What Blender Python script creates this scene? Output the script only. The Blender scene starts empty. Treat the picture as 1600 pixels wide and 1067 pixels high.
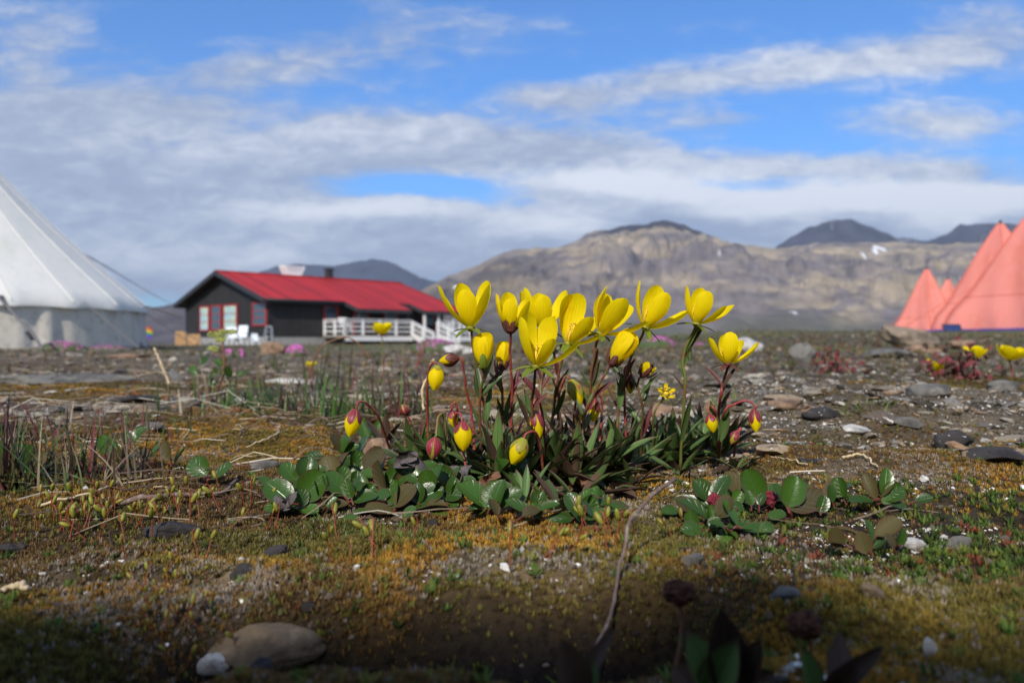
import bpy, math, random
import numpy as np
from math import radians as R, sin, cos, pi
random.seed(7)
rng = np.random.default_rng(7)
SC = bpy.context.scene
COL = SC.collection

# ------------------------------------------------------------------ camera, world, sun, exposure
EYE = 0.068; FP = 1244.0; HY = 533.5          # eye height (m), focal length and horizon row in photo pixels
cam_d = bpy.data.cameras.new('camera'); cam = bpy.data.objects.new('camera', cam_d); COL.objects.link(cam)
cam.location = (0, 0, EYE); cam.rotation_euler = (R(90), 0, 0)
cam_d.sensor_width = 36; cam_d.lens = 36*FP/1600
cam_d.clip_start = 0.01; cam_d.clip_end = 60000
cam_d.dof.use_dof = True; cam_d.dof.focus_distance = 0.338; cam_d.dof.aperture_fstop = 16.5
SC.camera = cam
SC.render.engine = 'CYCLES'
SC.cycles.use_denoising = True
SC.cycles.max_bounces = 6; SC.cycles.volume_bounces = 0
SC.cycles.use_light_tree = False
SC.view_settings.view_transform = 'Standard'; SC.view_settings.look = 'None'
SC.view_settings.exposure = 0.12; SC.view_settings.gamma = 1

SUN_EL = R(36); SUN_AZ = R(-164)              # azimuth clockwise from +Y: behind the camera, to the left
sund = bpy.data.lights.new('sun', 'SUN'); sun = bpy.data.objects.new('sun', sund); COL.objects.link(sun)
sund.energy = 4.6; sund.angle = R(1.1); sund.color = (1.0, 0.94, 0.84)
sv = (sin(SUN_AZ)*cos(SUN_EL), cos(SUN_AZ)*cos(SUN_EL), sin(SUN_EL))
from mathutils import Vector, Matrix
sun.rotation_euler = Vector(sv).to_track_quat('Z', 'Y').to_euler()

W = bpy.data.worlds.new('World'); SC.world = W; W.use_nodes = True
nt = W.node_tree; nt.nodes.clear()
def N(t, kind, **kw):
    n = t.nodes.new(kind)
    for k, v in kw.items(): setattr(n, k, v)
    return n
def setin(t, sock, v):
    if isinstance(v, bpy.types.NodeSocket): t.links.new(v, sock)
    else: sock.default_value = v
def mth(t, op, a, b=None, c=None, clamp=False):
    n = N(t, 'ShaderNodeMath', operation=op, use_clamp=clamp)
    setin(t, n.inputs[0], a)
    if b is not None: setin(t, n.inputs[1], b)
    if c is not None: setin(t, n.inputs[2], c)
    return n.outputs[0]
def smoothn(t, x, a, b):
    n = N(t, 'ShaderNodeMapRange', interpolation_type='SMOOTHSTEP')
    setin(t, n.inputs[0], x); n.inputs[1].default_value = a; n.inputs[2].default_value = b
    return n.outputs[0]
def mixc(t, f, a, b, bt='MIX'):
    n = N(t, 'ShaderNodeMix', data_type='RGBA', blend_type=bt)
    setin(t, n.inputs[0], f); setin(t, n.inputs[6], a); setin(t, n.inputs[7], b)
    return n.outputs[2]
def build_world():
    t = nt
    out = N(t, 'ShaderNodeOutputWorld'); bg = N(t, 'ShaderNodeBackground'); bg.inputs[1].default_value = 0.11
    t.links.new(bg.outputs[0], out.inputs[0])
    sky = N(t, 'ShaderNodeTexSky', sky_type='NISHITA'); sky.sun_disc = False
    sky.sun_elevation = SUN_EL; sky.sun_rotation = SUN_AZ; sky.air_density = 1.0; sky.dust_density = 0.3; sky.ozone_density = 2.5
    tc = N(t, 'ShaderNodeTexCoord'); sep = N(t, 'ShaderNodeSeparateXYZ'); t.links.new(tc.outputs['Generated'], sep.inputs[0])
    x, y, z = sep.outputs
    # az = tangent of the compass bearing, el = tangent of the elevation, in sky directions (photo: az = (px-800)/1244, el = (533-py)/1244)
    ay = mth(t, 'MAXIMUM', mth(t, 'ABSOLUTE', y), 0.25)
    az = mth(t, 'DIVIDE', x, ay); el = mth(t, 'DIVIDE', z, ay)
    cmb = N(t, 'ShaderNodeCombineXYZ'); t.links.new(az, cmb.inputs[0]); t.links.new(el, cmb.inputs[1])
    # sheared, stretched coordinates so that the banks run up to the right like drawn-out stratocumulus
    mp = N(t, 'ShaderNodeMapping'); t.links.new(cmb.outputs[0], mp.inputs[0])
    mp.inputs['Scale'].default_value = (1.0, 2.6, 1); mp.inputs['Rotation'].default_value = (0, 0, R(-8))
    def noise(scale, detail, rough, off=0, dist=0.0):
        n = N(t, 'ShaderNodeTexNoise'); n.inputs['Scale'].default_value = scale; n.inputs['Detail'].default_value = detail
        n.inputs['Roughness'].default_value = rough; n.inputs['Distortion'].default_value = dist
        m2 = N(t, 'ShaderNodeVectorMath', operation='ADD'); t.links.new(mp.outputs[0], m2.inputs[0]); m2.inputs[1].default_value = (off, off*1.7, off*.3)
        t.links.new(m2.outputs[0], n.inputs['Vector']); return n
    wn = noise(2.6, 5, .55, 3.1)
    wsub = N(t, 'ShaderNodeVectorMath', operation='SUBTRACT'); t.links.new(wn.outputs['Color'], wsub.inputs[0]); wsub.inputs[1].default_value = (.5, .5, .5)
    wsc = N(t, 'ShaderNodeVectorMath', operation='MULTIPLY'); t.links.new(wsub.outputs[0], wsc.inputs[0]); wsc.inputs[1].default_value = (.20, .07, 0)
    wad = N(t, 'ShaderNodeVectorMath', operation='ADD'); t.links.new(cmb.outputs[0], wad.inputs[0]); t.links.new(wsc.outputs[0], wad.inputs[1])
    ws = N(t, 'ShaderNodeSeparateXYZ'); t.links.new(wad.outputs[0], ws.inputs[0])
    def blobs(lst):
        acc = None
        for (px, py, sx, sy, w) in lst:
            a = mth(t, 'MULTIPLY', mth(t, 'SUBTRACT', ws.outputs[0], (px-800)/FP), FP/sx)
            b = mth(t, 'MULTIPLY', mth(t, 'SUBTRACT', ws.outputs[1], (HY-py)/FP), FP/sy)
            r2 = mth(t, 'ADD', mth(t, 'MULTIPLY', a, a), mth(t, 'MULTIPLY', b, b))
            g = mth(t, 'MULTIPLY', mth(t, 'POWER', 2.718, mth(t, 'MULTIPLY', r2, -1.0)), w)
            acc = g if acc is None else mth(t, 'ADD', acc, g)
        return acc
    cover = blobs(SKY_COVER)
    n1 = noise(5.5, 8, .6, 0); n2 = noise(21, 7, .66, 7, .5); n3 = noise(2.2, 3, .5, 21)
    behind = mth(t, 'SUBTRACT', 1.0, smoothn(t, y, -.2, .25))
    high = smoothn(t, el, .50, .9)
    base = mth(t, 'ADD', cover, mth(t, 'MULTIPLY', mth(t, 'MAXIMUM', behind, high), 0.62))
    dens = mth(t, 'ADD', mth(t, 'SUBTRACT', base, .22), mth(t, 'MULTIPLY', mth(t, 'SUBTRACT', n1.outputs[0], .5), 1.7))
    dens = mth(t, 'ADD', dens, mth(t, 'MULTIPLY', mth(t, 'SUBTRACT', n2.outputs[0], .5), 1.0))
    dens = mth(t, 'ADD', dens, mth(t, 'MULTIPLY', mth(t, 'SUBTRACT', n3.outputs[0], .5), .35))
    alpha = mth(t, 'MULTIPLY', smoothn(t, dens, -.10, .85), .93)
    bright = mth(t, 'ADD', blobs(SKY_BRIGHT), mth(t, 'ADD', mth(t, 'MULTIPLY', mth(t, 'SUBTRACT', n1.outputs[0], .5), 1.1), mth(t, 'MULTIPLY', mth(t, 'SUBTRACT', n2.outputs[0], .5), 1.5)))
    bf = smoothn(t, bright, -.25, 1.15)
    ccol = mixc(t, bf, (3.3, 3.9, 5.2, 1), (8.2, 8.5, 9.0, 1))
    skc = mixc(t, 1.0, sky.outputs[0], SKY_TINT, 'MULTIPLY')
    col = mixc(t, alpha, skc, ccol)
    t.links.new(col, bg.inputs[0])
SKY_TINT = (.50, 1.0, 1.55, 1)
SKY_COVER = [(0, 250, 330, 110, 1.25), (280, 330, 330, 90, 1.0), (150, 420, 500, 60, 1.3), (30, 60, 120, 80, .62), (370, 108, 160, 36, .78), (600, 60, 160, 50, .75), (240, 170, 200, 36, .7),
             (560, 225, 170, 52, 1.1), (800, 238, 240, 40, 1.15), (860, 160, 120, 36, .95), (1040, 125, 120, 34, .85), (1230, 112, 130, 36, .72), (1420, 88, 160, 36, .75), (1570, 55, 140, 50, .75),
             (1440, 190, 150, 30, 1.0), (1270, 250, 260, 22, 1.05), (1120, 190, 120, 22, .6), (1500, 265, 120, 16, .5),
             (960, 292, 160, 26, 1.5), (1060, 335, 200, 42, 1.7), (1340, 318, 230, 40, 1.8), (1580, 330, 180, 42, 1.7), (1250, 370, 700, 40, 1.3),
             (560, 336, 200, 24, 1.3), (700, 352, 90, 18, .9), (470, 385, 330, 40, 1.3), (820, 400, 260, 36, 1.4), (640, 303, 120, 18, -1.0), (1130, 282, 60, 12, -.5)]
SKY_BRIGHT = [(960, 286, 180, 22, 1.3), (1340, 304, 250, 28, 1.5), (1560, 316, 160, 26, 1.0), (560, 330, 190, 16, 1.0), (870, 345, 130, 22, 1.0), (560, 215, 330, 45, .35), (440, 400, 60, 14, .6),
              (1300, 100, 400, 70, .35), (860, 240, 200, 25, -.1), (1440, 190, 200, 40, .35), (1060, 345, 110, 22, -.55), (60, 330, 300, 30, .1), (120, 200, 200, 40, .1), (50, 420, 300, 40, .15), (1480, 350, 60, 20, .7), (300, 390, 330, 45, .4), (1250, 248, 260, 24, .5)]
build_world()

# ------------------------------------------------------------------ helpers
def _hash(ix, iy, iz, seed):
    h = (ix.astype(np.int64)*374761393 + iy.astype(np.int64)*668265263 + iz.astype(np.int64)*2147483647 + seed*1274126177) & 0x7fffffff
    h = ((h ^ (h >> 13))*1274126177) & 0x7fffffff
    h = ((h ^ (h >> 16))*668265263) & 0x7fffffff
    return ((h ^ (h >> 15)) & 0xffffff)/float(0xffffff)
def vn(x, y, seed=0):
    x = np.asarray(x, float); y = np.asarray(y, float)
    ix = np.floor(x); iy = np.floor(y); fx = x-ix; fy = y-iy
    fx = fx*fx*(3-2*fx); fy = fy*fy*(3-2*fy); o = np.zeros_like(ix)
    a = _hash(ix, iy, o, seed); b = _hash(ix+1, iy, o, seed); c = _hash(ix, iy+1, o, seed); d = _hash(ix+1, iy+1, o, seed)
    return (a*(1-fx)+b*fx)*(1-fy)+(c*(1-fx)+d*fx)*fy
def fbm(x, y, octv=4, seed=0, rough=.5):
    x = np.asarray(x, float); y = np.asarray(y, float)
    s = 0; a = 1; tot = 0
    for o in range(octv):
        s = s + a*(vn(x*2**o+o*17.3, y*2**o+o*9.1, seed+o)*2-1); tot += a; a *= rough
    return s/tot*1.5
def vn3(p, seed=0):
    i = np.floor(p); f = p-i; f = f*f*(3-2*f); r = 0
    for dx in (0, 1):
        for dy in (0, 1):
            for dz in (0, 1):
                w = (f[:, 0] if dx else 1-f[:, 0])*(f[:, 1] if dy else 1-f[:, 1])*(f[:, 2] if dz else 1-f[:, 2])
                r = r + w*_hash(i[:, 0]+dx, i[:, 1]+dy, i[:, 2]+dz, seed)
    return r
def ss(a, b, x):
    t = np.clip((np.asarray(x, float)-a)/(b-a), 0, 1); return t*t*(3-2*t)
def gs(x, y, x0, y0, sx, sy): return np.exp(-((x-x0)/sx)**2-((y-y0)/sy)**2)
def nrm(v):
    v = np.asarray(v, float); return v/(np.linalg.norm(v)+1e-12)
def P(px, py, d):                                 # a photo pixel at a depth d -> world point
    return np.array([(px-800)/FP*d, d, EYE-(py-HY)/FP*d])

def H(x, y):                                      # ground height
    x = np.asarray(x, float); y = np.asarray(y, float)
    r = np.hypot(x, y)
    near = 1-ss(1.5, 6, r)
    h = .006*fbm(x*5+3, y*5, 3, 11)*near + .0036*fbm(x*26, y*26, 3, 12)*(1-ss(3, 8, r)) + .0011*fbm(x*110, y*110, 2, 13)*(1-ss(.8, 2, r))
    h = h + .022*fbm(x*.9, y*.9, 4, 14)*ss(.9, 3.5, r)*(1-ss(60, 300, r)) + .03*fbm(x*.25, y*.25, 3, 15)*ss(6, 15, r)*(1-ss(80, 300, r))
    # hollow in front of the moss cushion, cushion behind it
    hx = ss(-.105, -.07, x)*(1-ss(.03, .07, x))
    h = h - .022*hx*np.exp(-((y-(.183+.006*fbm(x*20, x*0, 2, 16)))/.019)**4)
    h = h + .004*gs(x, y, -.01, .235, .09, .03) + .004*gs(x, y, .21, .39, .06, .03) + .003*gs(x, y, .02, .40, .15, .06)
    h = h + (.0065*fbm(x*14, y*14, 3, 21)+.0022*fbm(x*48, y*48, 2, 24))*ss(.42, .58, y)*(1-ss(1.5, 3, y)) - .010*ss(-.19, -.16, x)*(1-ss(-.095, -.075, x))*np.exp(-((y-(.232+.004*fbm(x*30, x*0, 2, 22)))/.006)**2)
    # stony bank right
    h = h + .016*ss(.50, .60, y+.03*fbm(x*9, y*9, 3, 17))*ss(.08, .26, x)*(1-ss(.9, 1.6, y))
    az = x/np.maximum(y, .3)
    h = h + .19*ss(3, 13, y)*ss(.02, .36, az)*(1-ss(40, 100, r)) + .05*ss(4, 20, y)*ss(-.1, .1, az)*(1-ss(60, 140, r))
    h = h - .03*ss(2.5, 7, y)*(1-ss(-.3, -.1, az)) - .13*ss(15, 40, y)
    h = h - 9*ss(75, 500, r)
    # unseen slope added behind the camera to cast shade on the foreground
    b = (.865+.02*ss(-.5, -.1, x)+.025*(1-ss(-.7, -.5, x))+.05*fbm(x*6, y*6, 3, 18)+.02*fbm(x*25, y*25, 2, 23))*(1-ss(-1.02, -.30, y+.05*fbm(x*5, y*3, 3, 19)))*(1-ss(1.5, 2.8, np.abs(x+.3)))*ss(-4.5, -2.2, y)
    return h + b*SHADE_BANK
SHADE_BANK = 1.0; HAZE = 7.5e-5
def Hs(x, y): return float(H(np.array([x]), np.array([y]))[0])
def hit(px, py):                                  # where the line through a photo pixel meets the ground
    ds = np.geomspace(.12, 80, 1500); x = (px-800)/FP*ds; z = EYE-(py-HY)/FP*ds
    b = np.nonzero(z < H(x, ds))[0]
    d = ds[b[0]] if len(b) else 80.
    return np.array([(px-800)/FP*d, d, Hs((px-800)/FP*d, d)])

def mesh(name, V, F, col=None, uv=None, smooth=True):
    me = bpy.data.meshes.new(name)
    V = np.asarray(V, np.float32)
    if isinstance(F, np.ndarray):
        k = F.shape[1]; me.vertices.add(len(V)); me.vertices.foreach_set('co', V.ravel())
        me.loops.add(F.size); me.loops.foreach_set('vertex_index', F.astype(np.int32).ravel())
        me.polygons.add(len(F)); me.polygons.foreach_set('loop_start', np.arange(0, F.size, k, dtype=np.int32))
        me.polygons.foreach_set('loop_total', np.full(len(F), k, np.int32))
        me.update(calc_edges=True)
    else:
        me.from_pydata([tuple(map(float, v)) for v in V], [], F); me.update()
    if col is not None:
        ca = me.color_attributes.new('Col', 'FLOAT_COLOR', 'POINT')
        c = np.ones((len(V), 4), np.float32); c[:, :3] = np.clip(col, 0, 1); ca.data.foreach_set('color', c.ravel())
    if uv is not None:
        ul = me.uv_layers.new(name='UVMap'); li = np.empty(len(me.loops), np.int32); me.loops.foreach_get('vertex_index', li)
        ul.data.foreach_set('uv', np.asarray(uv, np.float32)[li].ravel())
    me.polygons.foreach_set('use_smooth', np.full(len(me.polygons), smooth)); me.validate()
    return me
def obj(name, me, mat, parent=None, label=None, cat=None, group=None, kind=None, loc=None):
    o = bpy.data.objects.new(name, me); COL.objects.link(o)
    if mat is not None and me is not None: me.materials.clear(); me.materials.append(mat)
    if parent is not None: o.parent = parent
    if loc is not None: o.location = loc
    return tag(o, label, cat, group, kind)
def tag(o, label=None, cat=None, group=None, kind=None):
    if label: o['label'] = label
    if cat: o['category'] = cat
    if group: o['group'] = group
    if kind: o['kind'] = kind
    return o
def empty(name, loc, label, cat, group=None, rz=0):
    o = bpy.data.objects.new(name, None); COL.objects.link(o); o.location = tuple(map(float, loc)); o.rotation_euler = (0, 0, rz); o.empty_display_size = .01
    return tag(o, label, cat, group)
def grid_faces(n, m, wrap=False):
    i = np.arange(n-1)[:, None]; mm = m if wrap else m-1; j = np.arange(mm)[None, :]; j2 = (j+1) % m
    return np.stack([i*m+j, i*m+j2, (i+1)*m+j2, (i+1)*m+j], -1).reshape(-1, 4)
class MB:                                          # collects shapes for one mesh
    def __init__(s): s.V = []; s.F = []; s.n = 0; s.C = []; s.U = []
    def add(s, V, F, c=None, uv=None):
        V = np.asarray(V, float).reshape(-1, 3); s.V.append(V)
        s.F += [tuple(int(i)+s.n for i in f) for f in F]; s.n += len(V)
        if c is not None: s.C.append(np.broadcast_to(np.asarray(c, float), (len(V), 3)))
        if uv is not None: s.U.append(np.asarray(uv, float).reshape(-1, 2))
    def box(s, a, b, c=None):
        x0, y0, z0 = a; x1, y1, z1 = b
        V = [(x0,y0,z0),(x1,y0,z0),(x1,y1,z0),(x0,y1,z0),(x0,y0,z1),(x1,y0,z1),(x1,y1,z1),(x0,y1,z1)]
        s.add(V, [(0,3,2,1),(4,5,6,7),(0,1,5,4),(1,2,6,5),(2,3,7,6),(3,0,4,7)], c)
    def bar(s, p, q, w, h=None, up=(0, 0, 1), c=None):
        p = np.array(p, float); q = np.array(q, float); d = nrm(q-p); u = np.cross(d, up)
        if np.linalg.norm(u) < 1e-4: u = np.cross(d, (1, 0, 0))
        u = nrm(u); v = np.cross(u, d); h = h or w
        V = [e+u*a*w/2+v*b*h/2 for e in (p, q) for a, b in ((-1,-1),(1,-1),(1,1),(-1,1))]
        s.add(V, [(0,3,2,1),(4,5,6,7),(0,1,5,4),(1,2,6,5),(2,3,7,6),(3,0,4,7)], c)
    def prism(s, poly, ax, lo, hi, c=None):        # poly in the other two axes
        n = len(poly); V = []
        for e in (lo, hi):
            for a, b in poly: V.append((e, a, b) if ax == 0 else (a, e, b) if ax == 1 else (a, b, e))
        s.add(V, [tuple(range(n))[::-1], tuple(range(n, 2*n))]+[(i, (i+1) % n, n+(i+1) % n, n+i) for i in range(n)], c)
    def tube(s, pts, rad, k=8, c=None):
        pts = np.asarray(pts, float); n = len(pts); rad = np.broadcast_to(np.asarray(rad, float), (n,))
        T = np.gradient(pts, axis=0); T /= np.linalg.norm(T, axis=1)[:, None]+1e-12
        u = np.cross(T[0], (0.31, .9, .2)); u = nrm(u); V = []
        for i in range(n):
            u = nrm(u-T[i]*np.dot(u, T[i])); v = np.cross(T[i], u)
            a = np.arange(k)/k*2*pi
            V.append(pts[i]+rad[i]*(np.cos(a)[:, None]*u+np.sin(a)[:, None]*v))
        F = [tuple(f) for f in grid_faces(n, k, True)]+[tuple(range(k))[::-1], tuple(range((n-1)*k, n*k))]
        s.add(np.concatenate(V), F, c)
    def mesh(s, name, smooth=False):
        if not s.V: return None
        return mesh(name, np.concatenate(s.V), s.F, np.concatenate(s.C) if s.C else None, np.concatenate(s.U) if s.U else None, smooth)
    def build(s, name, mat, parent=None, smooth=False, **kw): return obj(name, s.mesh(name, smooth), mat, parent, **kw)
def spline(pts, n=16):
    p = np.asarray(pts, float)
    if len(p) == 2: return np.linspace(p[0], p[1], n)
    q = np.vstack([2*p[0]-p[1], p, 2*p[-1]-p[-2]]); out = []
    seg = len(p)-1; per = max(3, n//seg)
    for i in range(seg):
        a, b, c, d = q[i:i+4]
        for t in np.linspace(0, 1, per, endpoint=False):
            out.append(.5*((2*b)+(-a+c)*t+(2*a-5*b+4*c-d)*t*t+(-a+3*b-3*c+d)*t**3))
    out.append(p[-1]); return np.array(out)
def icos(sub):
    import bmesh
    bm = bmesh.new(); bmesh.ops.create_icosphere(bm, subdivisions=sub, radius=1)
    V = np.array([v.co[:] for v in bm.verts]); F = np.array([[v.index for v in f.verts] for f in bm.faces]); bm.free(); return V, F
ICO = {s: icos(s) for s in (1, 2, 3, 4, 5)}

# ------------------------------------------------------------------ materials
def mat(name, col=(.5, .5, .5), rough=.7, attr=False, noise=None, bump=None, spec=.5, extra=None, trans=0, coord='Object', metallic=0, sheen=0):
    """noise: list of (scale, colour, lo, hi, stretch) blended over the base; bump: (scale, strength, distance)"""
    m = bpy.data.materials.new(name); m.use_nodes = True; t = m.node_tree
    b = t.nodes['Principled BSDF']; b.inputs['Roughness'].default_value = rough; b.inputs['Specular IOR Level'].default_value = spec
    b.inputs['Metallic'].default_value = metallic
    tc = N(t, 'ShaderNodeTexCoord'); co = tc.outputs[coord]
    if attr:
        a = N(t, 'ShaderNodeAttribute', attribute_name='Col'); c = a.outputs['Color']
    else:
        r = N(t, 'ShaderNodeRGB'); r.outputs[0].default_value = (*col, 1); c = r.outputs[0]
    for k, nz in enumerate(noise or []):
        sc, nc, lo, hi = nz[:4]; st = nz[4] if len(nz) > 4 else (1, 1, 1)
        mp = N(t, 'ShaderNodeMapping'); t.links.new(co, mp.inputs[0]); mp.inputs['Scale'].default_value = st; mp.inputs['Location'].default_value = (k*3.7, k*1.3, k*7.1)
        n = N(t, 'ShaderNodeTexNoise'); n.inputs['Scale'].default_value = sc; n.inputs['Detail'].default_value = 6; n.inputs['Roughness'].default_value = .6
        t.links.new(mp.outputs[0], n.inputs['Vector'])
        f = smoothn(t, n.outputs[0], lo, hi)
        c = mixc(t, f, c, (*nc, 1)) if not isinstance(nc, str) else mixc(t, f, c, (1.5, 1.5, 1.5, 1) if nc == 'L' else (.45, .45, .45, 1), 'MULTIPLY')
    if extra: c = extra(t, c, tc, b) or c
    t.links.new(c, b.inputs['Base Color'])
    if bump:
        n = N(t, 'ShaderNodeTexNoise'); n.inputs['Scale'].default_value = bump[0]; n.inputs['Detail'].default_value = 8; n.inputs['Roughness'].default_value = .65
        t.links.new(co, n.inputs['Vector'])
        bp = N(t, 'ShaderNodeBump'); bp.inputs['Strength'].default_value = bump[1]; bp.inputs['Distance'].default_value = bump[2]
        t.links.new(n.outputs[0], bp.inputs['Height'])
        if not b.inputs['Normal'].is_linked: t.links.new(bp.outputs[0], b.inputs['Normal'])
    if trans:
        tr = N(t, 'ShaderNodeBsdfTranslucent'); t.links.new(c, tr.inputs[0]); mx = N(t, 'ShaderNodeMixShader'); mx.inputs[0].default_value = trans
        o = t.nodes['Material Output']; t.links.new(b.outputs[0], mx.inputs[1]); t.links.new(tr.outputs[0], mx.inputs[2]); t.links.new(mx.outputs[0], o.inputs[0])
    return m
def uv_extra(vein, ribs, edgecol=None, basecol=None, tipcol=None, bstr=.4, rand=.35, ribw=.035):
    """veins from the leaf's own u (across) and v (along) coordinates, colour blended at edge, base and tip"""
    def f(t, c, tc, b):
        s = N(t, 'ShaderNodeSeparateXYZ'); t.links.new(tc.outputs['UV'], s.inputs[0]); u, v = s.outputs[0], s.outputs[1]
        au = mth(t, 'ABSOLUTE', mth(t, 'SUBTRACT', u, .5))
        oi = N(t, 'ShaderNodeObjectInfo')
        if rand:
            k = mth(t, 'ADD', mth(t, 'MULTIPLY', oi.outputs['Random'], rand*2), 1-rand)
            cc = N(t, 'ShaderNodeCombineColor'); [t.links.new(k, cc.inputs[i]) for i in range(3)]
            c = mixc(t, 1.0, c, cc.outputs[0], 'MULTIPLY')
        if basecol: c = mixc(t, mth(t, 'SUBTRACT', 1.0, smoothn(t, v, 0, .35)), c, (*basecol, 1))
        if tipcol: c = mixc(t, mth(t, 'MULTIPLY', smoothn(t, v, .75, 1.0), .8), c, (*tipcol, 1))
        if edgecol: c = mixc(t, smoothn(t, au, .40, .5), c, (*edgecol, 1))
        mid = mth(t, 'SUBTRACT', 1.0, smoothn(t, au, 0, ribw))
        if ribs > 0:
            w = mth(t, 'SINE', mth(t, 'MULTIPLY', mth(t, 'SUBTRACT', v, mth(t, 'MULTIPLY', au, .75)), ribs*6.283))
            side = smoothn(t, w, .72, 1.0)
        else:
            w = mth(t, 'SINE', mth(t, 'MULTIPLY', u, -ribs*6.283)); side = smoothn(t, w, .3, 1.0)
        vv = mth(t, 'MAXIMUM', mid, mth(t, 'MULTIPLY', side, .5))
        c = mixc(t, mth(t, 'MULTIPLY', vv, .75), c, (*vein, 1))
        bp = N(t, 'ShaderNodeBump'); bp.inputs['Strength'].default_value = bstr; bp.inputs['Distance'].default_value = .0006
        nn = N(t, 'ShaderNodeTexNoise'); nn.inputs['Scale'].default_value = 900; t.links.new(tc.outputs['Object'], nn.inputs['Vector'])
        t.links.new(mth(t, 'ADD', mth(t, 'MULTIPLY', vv, -1.0), mth(t, 'MULTIPLY', nn.outputs[0], .35)), bp.inputs['Height']); t.links.new(bp.outputs[0], b.inputs['Normal'])
        return c
    return f
M = {}
M['ground'] = mat('ground', attr=True, rough=.95, spec=.2, noise=[(60, 'D', .5, .7), (420, 'D', .48, .62), (240, (.30, .27, .22), .70, .76)], bump=(260, .8, .003))
M['moss'] = mat('moss', attr=True, rough=.75, spec=.25, trans=.25)
M['petal'] = mat('petal', (.95, .76, .004), .6, spec=.12, trans=.42, noise=[(900, (.80, .50, .004), .66, .72), (150, (.90, .66, .004), .5, .7)], extra=uv_extra((.84, .60, .004), -7, basecol=(.62, .62, .02), bstr=.12, rand=.05, ribw=.015))
M['stamen'] = mat('stamen', (.80, .52, .03), .6)
M['wine'] = mat('wine', (.12, .022, .025), .55, trans=.1)
M['stem'] = mat('stem', (.20, .065, .035), .55, noise=[(260, (.13, .13, .03), .45, .62), (1500, (.33, .16, .09), .58, .66)], bump=(1500, .5, .0004))
M['stem_red'] = mat('stem_red', (.27, .035, .035), .5, noise=[(260, (.25, .10, .04), .5, .65), (1500, (.40, .17, .12), .6, .68)], bump=(1500, .5, .0004))
M['stem_green'] = mat('stem_green', (.15, .17, .035), .55, noise=[(200, (.22, .10, .04), .5, .65)], bump=(1500, .5, .0004))
M['sepal'] = mat('sepal', (.16, .22, .02), .5, trans=.15, extra=uv_extra((.10, .15, .02), -2, edgecol=(.20, .12, .03), bstr=.3, rand=.15))
M['sepal_dark'] = mat('sepal_dark', (.12, .028, .03), .5, trans=.1, extra=uv_extra((.16, .12, .03), -2, bstr=.3, rand=.2))
M['sepal_red'] = mat('sepal_red', (.26, .022, .045), .45, trans=.1, extra=uv_extra((.20, .05, .04), -2, edgecol=(.30, .25, .03), bstr=.3, rand=.2))
M['bud_green'] = mat('bud_green', (.30, .30, .03), .5, trans=.1, noise=[(300, (.35, .12, .03), .52, .66)])
M['leaf'] = mat('leaf', (.075, .135, .034), .42, spec=.5, trans=.16, extra=uv_extra((.07, .12, .04), 0.001, edgecol=(.12, .045, .035), tipcol=(.11, .04, .035), bstr=.5, rand=.5))
M['leaf_dark'] = mat('leaf_dark', (.075, .045, .030), .55, spec=.22, trans=.12, extra=uv_extra((.08, .06, .04), 0.001, bstr=.5, rand=.5))
M['willow'] = mat('willow', (.036, .088, .009), .30, spec=.42, trans=.12, noise=[(350, (.055, .075, .015), .58, .70), (1200, (.10, .06, .03), .70, .74)], extra=uv_extra((.05, .11, .03), 5, edgecol=(.07, .06, .025), bstr=.32, rand=.35))
M['willow_brown'] = mat('willow_brown', (.070, .055, .018), .5, spec=.25, trans=.10, extra=uv_extra((.07, .08, .03), 5, edgecol=(.10, .03, .02), bstr=.3, rand=.3))
M['twig_red'] = mat('twig_red', (.13, .03, .02), .5, bump=(900, .5, .0005))
M['catkin'] = mat('catkin', (.20, .014, .03), .5, bump=(1200, .9, .001))
M['dry_leaf'] = mat('dry_leaf', (.20, .095, .045), .7, noise=[(300, (.09, .045, .03), .45, .65)], trans=.1, bump=(500, .8, .001))
M['dead_grey'] = mat('dead_grey', (.10, .085, .085), .8, noise=[(500, (.22, .19, .17), .5, .7)], bump=(900, .8, .001))
M['bark'] = mat('bark', (.16, .105, .085), .75, noise=[(300, (.30, .23, .20), .5, .68, (1, 1, .2))], bump=(700, .8, .0008))
M['straw'] = mat('straw', (.55, .43, .26), .6, noise=[(200, (.35, .24, .13), .5, .7)])
M['litter'] = mat('litter', attr=True, rough=.7, spec=.3)
M['grass'] = mat('grass', attr=True, rough=.5, spec=.35, trans=.25)
M['gravel'] = mat('gravel', attr=True, rough=.85, spec=.3, noise=[(130, 'D', .5, .68), (320, (.55, .53, .49), .58, .66)], bump=(300, .6, .002))
M['grit'] = mat('grit', attr=True, rough=.85, spec=.3)
M['far_cover'] = mat('far_cover', attr=True, rough=.85, spec=.2)
def rockmat(name, col, lich=.66, lcol=(.55, .53, .50), sc=120):
    return mat(name, col, .85, spec=.3, noise=[(sc*.4, 'D', .45, .65), (sc*1.4, 'L', .5, .7), (sc*2.2, lcol, lich, lich+.04)], bump=(sc*2.5, .7, .3/sc))
M['stone_dark'] = rockmat('stone_dark', (.045, .04, .04), .64)
M['stone_grey'] = rockmat('stone_grey', (.15, .14, .125), .66)
M['stone_tan'] = rockmat('stone_tan', (.26, .17, .11), .72)
M['stone_brown'] = rockmat('stone_brown', (.20, .145, .09), .78)
M['stone_pale'] = rockmat('stone_pale', (.50, .48, .45), .6, (.2, .19, .18))
M['boulder'] = rockmat('boulder', (.24, .185, .135), .72, sc=14)
M['pink'] = mat('pink', (.70, .16, .55), .6, noise=[(60, (.48, .06, .34), .45, .65)])
M['cushion'] = mat('cushion', (.06, .09, .03), .8, bump=(200, .8, .004))
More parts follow.
